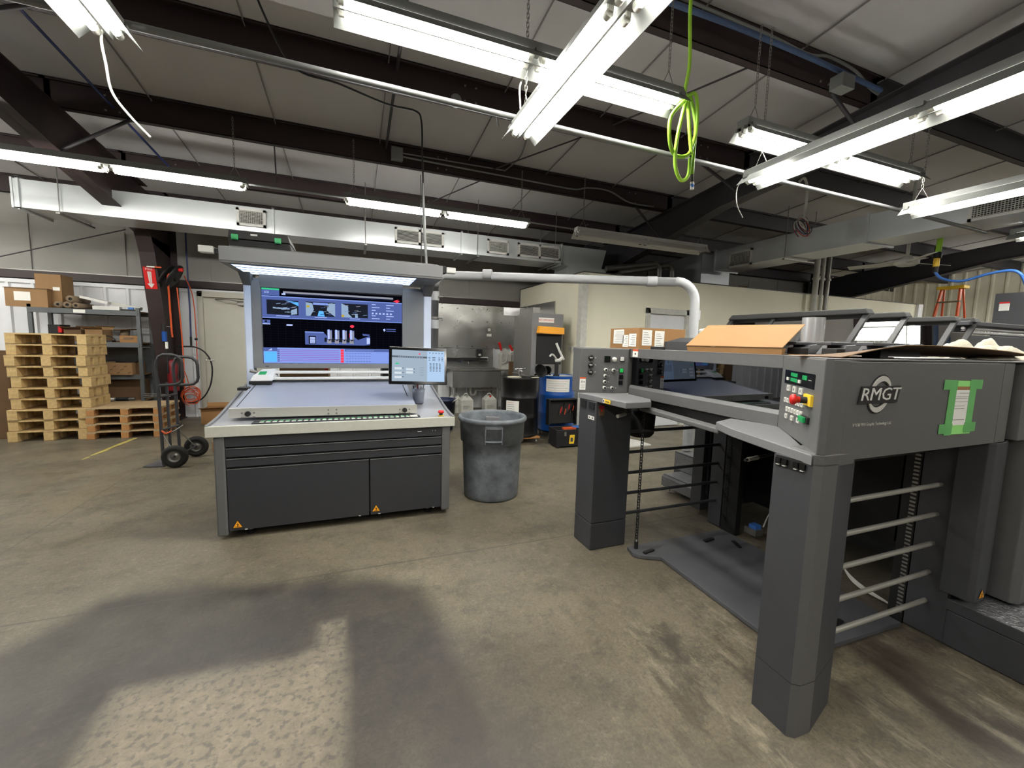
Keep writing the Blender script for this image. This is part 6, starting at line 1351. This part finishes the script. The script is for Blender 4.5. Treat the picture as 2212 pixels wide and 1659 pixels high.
# drums
def drum(label, cx, cy, body, zb, group='steel drums'):
    T = thing('steel_drum', label, 'drum', (cx, cy, zb), group)
    K = MB(body); pr = [(0, .0), (.285, 0), (.292, .01), (.286, .02), (.286, .27), (.293, .285), (.286, .30), (.286, .56), (.293, .575), (.286, .59), (.286, .855), (.293, .865), (.293, .88), (.283, .88), (.283, .868)]
    K.lathe((cx, cy, zb), pr, 48); K.build('drum_body', T)
    K = MB('white_dirty' if body == 'blue' else 'black'); K.lathe((cx, cy, zb), [(.283, .868), (0, .866)], 40); K.build('drum_lid', T)
    return T
B1 = drum('black steel drum on a wooden dolly, in front of the sink', 2.36, 5.81, 'black_drum', .115)
def wrap(mb, cx, cy, r, a0, a1, z0, z1, n=10):
    vs = [(cx + r * math.cos(a0 + (a1 - a0) * i / n), cy + r * math.sin(a0 + (a1 - a0) * i / n), z) for z in (z0, z1) for i in range(n + 1)]
    mb.add(vs, [(i, i + 1, n + 1 + i + 1, n + 1 + i) for i in range(n)], True)
ac = math.atan2(-5.81, -2.36)
K = MB('paper'); wrap(K, 2.36, 5.81, .2945, ac - .72, ac - .02, .46, .66)
for k in range(5): K.m('ink' if k else 'orange'); wrap(K, 2.36, 5.81, .295, ac - .66, ac - .30 + .02 * k, .63 - .03 * k, .634 - .03 * k)
K.build('drum_label', B1)
B2 = drum('blue steel drum with a wide white label, beside the black drum', 3.08, 5.98, 'blue', .125)
ac = math.atan2(-5.98, -3.08)
K = MB('paper'); wrap(K, 3.08, 5.98, .289, ac - .62, ac + .75, .76, .96)
for k in range(5): K.m('ink' if k % 2 else 'orange'); wrap(K, 3.08, 5.98, .2896, ac - .5, ac + .62 - .1 * (k % 3), .925 - .035 * k, .928 - .035 * k)
K.build('drum_label', B2)
for (cx, cy, lab) in ((2.36, 5.81, 'wheeled wooden dolly under the black drum'), (3.08, 5.98, 'wheeled dolly under the blue drum')):
    T = thing('drum_dolly', lab, 'dolly', (cx, cy, 0))
    K = MB('pine_orange' if cx < 3 else 'black'); K.box(cx - .25, cx + .25, cy - .25, cy + .25, .085, .112); K.build('dolly_board', T, bevel=.004)
    for dx in (-.2, .2):
        for dy in (-.2, .2):
            K = MB('dull_steel'); K.cyl((cx + dx - .014, cy + dy, .035), (cx + dx + .014, cy + dy, .035), .035, n=14); K.box(cx + dx - .02, cx + dx + .02, cy + dy - .015, cy + dy + .015, .06, .085); K.build('caster', T)
def funnel(name, label, c, r, tilt):
    K = MB('black'); K.lathe(c, [(.012, 0), (.016, .06), (r, .17), (r, .19), (r - .004, .19), (r - .004, .172), (.012, .062)], 24, tilt); tag(K.build(name, loc=c), label, 'funnel')
funnel('plastic_funnel', 'larger black funnel tipped over on top of the black drum', (2.60, 5.80, 1.02), .105, Matrix.Rotation(1.1, 3, 'X') @ Matrix.Rotation(.15, 3, 'Y'))
funnel('plastic_funnel', 'smaller black funnel between the drum tops', (2.90, 5.88, 1.02), .075, Matrix.Rotation(1.0, 3, 'X') @ Matrix.Rotation(-.7, 3, 'Y'))
K = MB('rag'); K.ball((2.22, 5.70, 1.0), .09, sc=(1.3, .9, .16)); K.ball((2.52, 5.60, 1.0), .05, sc=(1.3, 1, .2)); tag(K.build('shop_rag', loc=(2.2, 5.7, .995)), 'white cloth crumpled on top of the black drum', 'rag')
K = MB('chrome'); K.cyl((2.36, 5.83, .985), (2.36, 5.83, 1.10), .018); K.tube([(2.28, 5.83, 1.11), (2.45, 5.83, 1.12)], .010); K.cyl((2.36, 5.83, 1.08), (2.36, 5.76, 1.09), .016); tag(K.build('drum_tap', loc=(2.36, 5.83, .985)), 'chrome tap valve upright on the black drum', 'tap')
K = MB('black'); K.cyl((3.02, 5.90, .99), (3.02, 5.90, 1.22), .032); K.cyl((3.02, 5.9, .99), (3.02, 5.9, 1.02), .05); K.m('white'); K.tube([(2.99, 5.90, 1.24), (3.06, 5.88, 1.25), (3.10, 5.86, 1.30)], .028, 8); K.tube([(3.12, 5.86, 1.26), (3.05, 5.88, 1.40), (3.0, 5.9, 1.52)], .020, 8); K.tube(smooth_path([(3.0, 5.88, 1.27), (2.93, 5.84, 1.33), (2.87, 5.8, 1.34), (2.84, 5.79, 1.31)], 5), .015, 8)
tag(K.build('drum_pump', loc=(3.02, 5.9, .99)), 'white-handled hand pump standing in the blue drum', 'pump')
# open tool case
T = thing('open_tool_case', 'open black wheeled tool case with yellow tag, in front of the blue drum', 'tool case', (2.87, 5.32, 0))
K = MB('black'); x0, x1, y0, y1 = 2.72, 3.20, 5.22, 5.50
K.box(x0, x1, y0, y0 + .02, .02, .27); K.box(x0, x1, y1 - .02, y1, .02, .27); K.box(x0, x0 + .02, y0 + .02, y1 - .02, .02, .27); K.box(x1 - .02, x1, y0 + .02, y1 - .02, .02, .27); K.box(x0 + .02, x1 - .02, y0 + .02, y1 - .02, .02, .06); K.build('case_base', T, bevel=.008)
K = MB('black'); K.box(x0, x1, y1 + .10, y1 + .12, .28, .68); K.box(x0, x1, y1, y1 + .10, .66, .68); K.box(x0, x0 + .02, y1, y1 + .10, .28, .66); K.box(x1 - .02, x1, y1, y1 + .10, .28, .66); K.m('rubber').box(x0 + .02, x1 - .02, y1 + .08, y1 + .10, .29, .66); K.build('case_lid', T, bevel=.006)
random.seed(8)
for k in range(11):
    x = x0 + .20 + .026 * k * .9; z = .42 + .03 * (k % 4) + .02 * random.random(); mt = ['chrome', 'red', 'chrome', 'black_gloss', 'orange', 'chrome'][k % 6]
    K = MB(mt); K.cyl((x, y1 + .06, z), (x + .015, y1 + .06, z + .07 + .04 * random.random()), .007, n=8); K.build('screwdriver', T)
K = MB('orange'); K.box(x0 + .14, x0 + .34, y0 + .05, y0 + .12, .26, .285); K.m('hose_blue').box(x0 + .30, x0 + .42, y0 + .06, y0 + .12, .275, .30); K.m('chrome').box(x0 + .38, x1 - .03, y0 + .1, y0 + .14, .28, .31); K.build('loose_tools', T)
K = MB('yellow'); K.hexa([(2.92, 5.212, .06), (3.0, 5.212, .06), (3.0, 5.218, .06), (2.92, 5.218, .06), (2.93, 5.212, .19), (3.01, 5.212, .19), (3.01, 5.218, .19), (2.93, 5.218, .19)]); K.m('ink').box(2.94, 2.98, 5.2105, 5.212, .09, .15); K.build('yellow_tag', T)
K = MB('dull_steel'); K.box(2.84, 2.87, 5.212, 5.22, .18, .24); K.build('latch', T)
for x in (2.75, 3.16):
    K = MB('rubber'); K.cyl((x - .015, 5.24, .025), (x + .015, 5.24, .025), .025, n=14); K.build('case_wheel', T)
K = MB('white'); K.prism([(3.80, 4.98), (4.22, 5.0), (4.20, 5.24), (4.14, 5.42), (3.85, 5.4)], .002, .02); tag(K.build('white_board', loc=(4, 5.2, 0)), 'white board lying on the floor behind the far press tower', 'board')

# ================================================================== TRASH CAN
T = thing('trash_can', 'large scuffed grey round trash can between console and press', 'trash can', (1.27, 3.82, 0))
cx, cy = 1.27, 3.82
pr = [(0, .004), (.262, .004), (.268, .02), (.270, .05), (.286, .40), (.292, .545), (.310, .56), (.318, .745), (.330, .752), (.338, .768), (.338, .785), (.330, .797), (.318, .800), (.308, .795), (.300, .77), (.283, .55), (.262, .06), (0, .03)]
K = MB('canvas_grey'); K.lathe((cx, cy, 0), pr, 56); K.build('can_body', T)
ac = math.atan2(-cy, -cx)
for a in (ac + .05, ac + PI + .05):
    K = MB('canvas_grey')
    def Wp(da, r, z): return (cx + r * math.cos(a + da), cy + r * math.sin(a + da), z)
    for da in (-.24, .24): K.tube([Wp(da, .322, .575), Wp(da, .325, .735)], .007, 8)
    K.tube([Wp(-.24 + .48 * i / 6, .322, .60) for i in range(7)], .009, 8)
    for da0, da1 in ((-.24, .24),): 
        vs = [Wp(da0 + (da1 - da0) * i / 6, .327 if z > .7 else .319, z) for z in (.72, .755) for i in range(7)]; K.add(vs, [(i, i + 1, 8 + i, 7 + i) for i in range(6)])
    K.build('grip', T)
K = MB('press_light'); a = ac + PI; K.obox(frame((cx + .285 * math.cos(a), cy + .285 * math.sin(a), .70), (-math.sin(a), math.cos(a), 0), (0, 0, 1)), -.075, .075, -.03, .03, -.012, .012); K.build('inner_handle', T, bevel=.008)

# ================================================================== FAR RIGHT
T = thing('ceiling_fan', 'white three-bladed ceiling fan hanging far back on the right', 'ceiling fan', (8.0, 3.95, 2.86))
K = MB('white_dirty'); K.cyl((8, 3.95, 2.97), (8, 3.95, 4.3), .022); K.build('down_rod', T)
K = MB('white_dirty'); K.lathe((8, 3.95, 2.84), [(0, 0), (.10, .01), (.15, .04), (.15, .09), (.08, .12), (.05, .16), (0, .16)], 24); K.build('motor_housing', T)
for a in (1.86, 1.86 + 2.09, 1.86 + 4.19):
    Mb = Matrix.Translation((8, 3.95, 2.90)) @ Matrix.Rotation(a, 4, 'Z') @ Matrix.Rotation(.25, 4, 'X'); K = MB('white_dirty'); K.obox(Mb, .13, .72, -.065, .065, -.004, .004); K.obox(Mb, .10, .2, -.02, .02, -.006, .006); K.build('fan_blade', T)
T = thing('step_ladder', 'orange stepladder with yellow top standing far back on the right', 'ladder', (12, 5.07, 0))
for s_ in (-1, 1):
    K = MB('orange'); K.hexa([(12 - .04 - .45, 5.07 + s_ * .33, 0), (12 + .03 - .45, 5.07 + s_ * .33, 0), (12 + .03 - .45, 5.07 + s_ * .33 + .03, 0), (12 - .04 - .45, 5.07 + s_ * .33 + .03, 0), (11.96, 5.07 + s_ * .15, 2.9), (12.03, 5.07 + s_ * .15, 2.9), (12.03, 5.07 + s_ * .15 + .03, 2.9), (11.96, 5.07 + s_ * .15 + .03, 2.9)]); K.build('side_rail', T)
    K = MB('orange'); K.hexa([(12.6, 5.07 + s_ * .33, 0), (12.63, 5.07 + s_ * .33, 0), (12.63, 5.07 + s_ * .33 + .03, 0), (12.6, 5.07 + s_ * .33 + .03, 0), (12.08, 5.07 + s_ * .15, 2.9), (12.11, 5.07 + s_ * .15, 2.9), (12.11, 5.07 + s_ * .15 + .03, 2.9), (12.08, 5.07 + s_ * .15 + .03, 2.9)]); K.build('rear_rail', T)
for k in range(8):
    z = .3 + .33 * k; hw = .33 - .18 * z / 2.9; x = 11.55 + .45 * z / 2.9; K = MB('wood_grey'); K.box(x - .04, x + .04, 5.07 - hw, 5.07 + hw + .03, z, z + .03); K.build('step', T)
K = MB('yellow'); K.box(11.93, 12.15, 4.86, 5.30, 2.90, 2.96); K.build('ladder_top', T)
K = MB('press_dark'); K.box(8.3, 8.9, 2.5, 3.05, 1.49, 2.36); K.m('white').box(8.29, 8.3, 2.9, 3.0, 2.12, 2.22); K.m('red').box(8.289, 8.3, 2.9, 3.0, 2.22, 2.24); K.m('black').box(8.25, 8.95, 2.45, 3.1, .02, 1.49)
tag(K.build('feeder_cabinet', bevel=.01, loc=(8.6, 2.8, 0)), 'dark machine cabinet with a white label at the right edge of the photo', 'cabinet')
K = MB('liner_far'); K.box(9.6, 10.4, 1.6, 2.6, 0, 1.5); 
K = MB('lime'); K.tube([(8.0, 3.58, 3.25), (7.98, 3.58, 2.98)], .035, 8); K.m('black').cyl((7.98, 3.58, 2.98), (7.97, 3.58, 2.90), .05); K.m('yellow').cyl((7.97, 3.58, 2.90), (7.97, 3.58, 2.78), .035); K.m('black').cyl((7.97, 3.58, 2.78), (7.97, 3.58, 2.70), .03)
K.m('hose_blue').tube(smooth_path([(7.97, 3.58, 2.70), (7.98, 3.50, 2.60), (8.0, 3.3, 2.54), (8.0, 3.05, 2.60), (8.0, 2.85, 2.62), (8.0, 2.74, 2.56), (8.1, 2.70, 2.38)], 6), .018, 8)
tag(K.build('hanging_air_line', loc=(8, 3.58, 3.2)), 'lime and yellow air drop with a sagging blue hose, far right', 'hose')
for i, (x, r) in enumerate(((9.15, .055), (9.35, .035), (9.52, .045))):
    K = MB('white_dirty' if i < 2 else 'dull_steel'); K.cyl((x, 6.05, 0), (x, 6.05, 3.75), r, n=12); K.cyl((x, 6.05, 3.0), (x, 6.05, 3.04), r + .02)
    tag(K.build('vertical_conduit', loc=(x, 6.05, 0)), ['thickest pale vertical pipe in front of the cream room, left of three', 'thin pale vertical pipe, middle of three in front of the cream room', 'grey vertical conduit, right of three in front of the cream room'][i], 'pipe')
for i, x in enumerate((5.84, 6.16)):
    K = MB('dull_steel'); K.tube([(x, 7.0, 2.70), (x, 7.0, 3.05)] + arc((x - .12, 7.0, 3.05), .12, 0, PI / 2, 5, (1, 0, 0), (0, 0, 1))[1:] + [(x - 1.2, 7.1, 3.0 - .05 * i)], .055, 12)
    tag(K.build('vent_pipe', loc=(x, 7, 2.7)), 'left of two bent vent pipes on the cream room roof' if i == 0 else 'right of two bent vent pipes on the cream room roof', 'pipe')
carton('small open box on the cream room roof under the right duct', 7.9, 8.15, 6.9, 7.1, 2.735, 2.85, 'cardboard', tape=False, open_=True)
carton('second small box on the cream room roof, right of the first', 8.6, 8.78, 6.85, 7.0, 2.735, 2.84, 'cardboard_dark', tape=False)
K = MB('galv_dark'); K.box(6.9, 7.7, 6.95, 8.6, 2.735, 3.49); tag(K.build('air_handler', loc=(7.3, 7.5, 2.735)), 'dark sheet-metal plenum on the cream room roof at the end of the right duct', 'air handler')
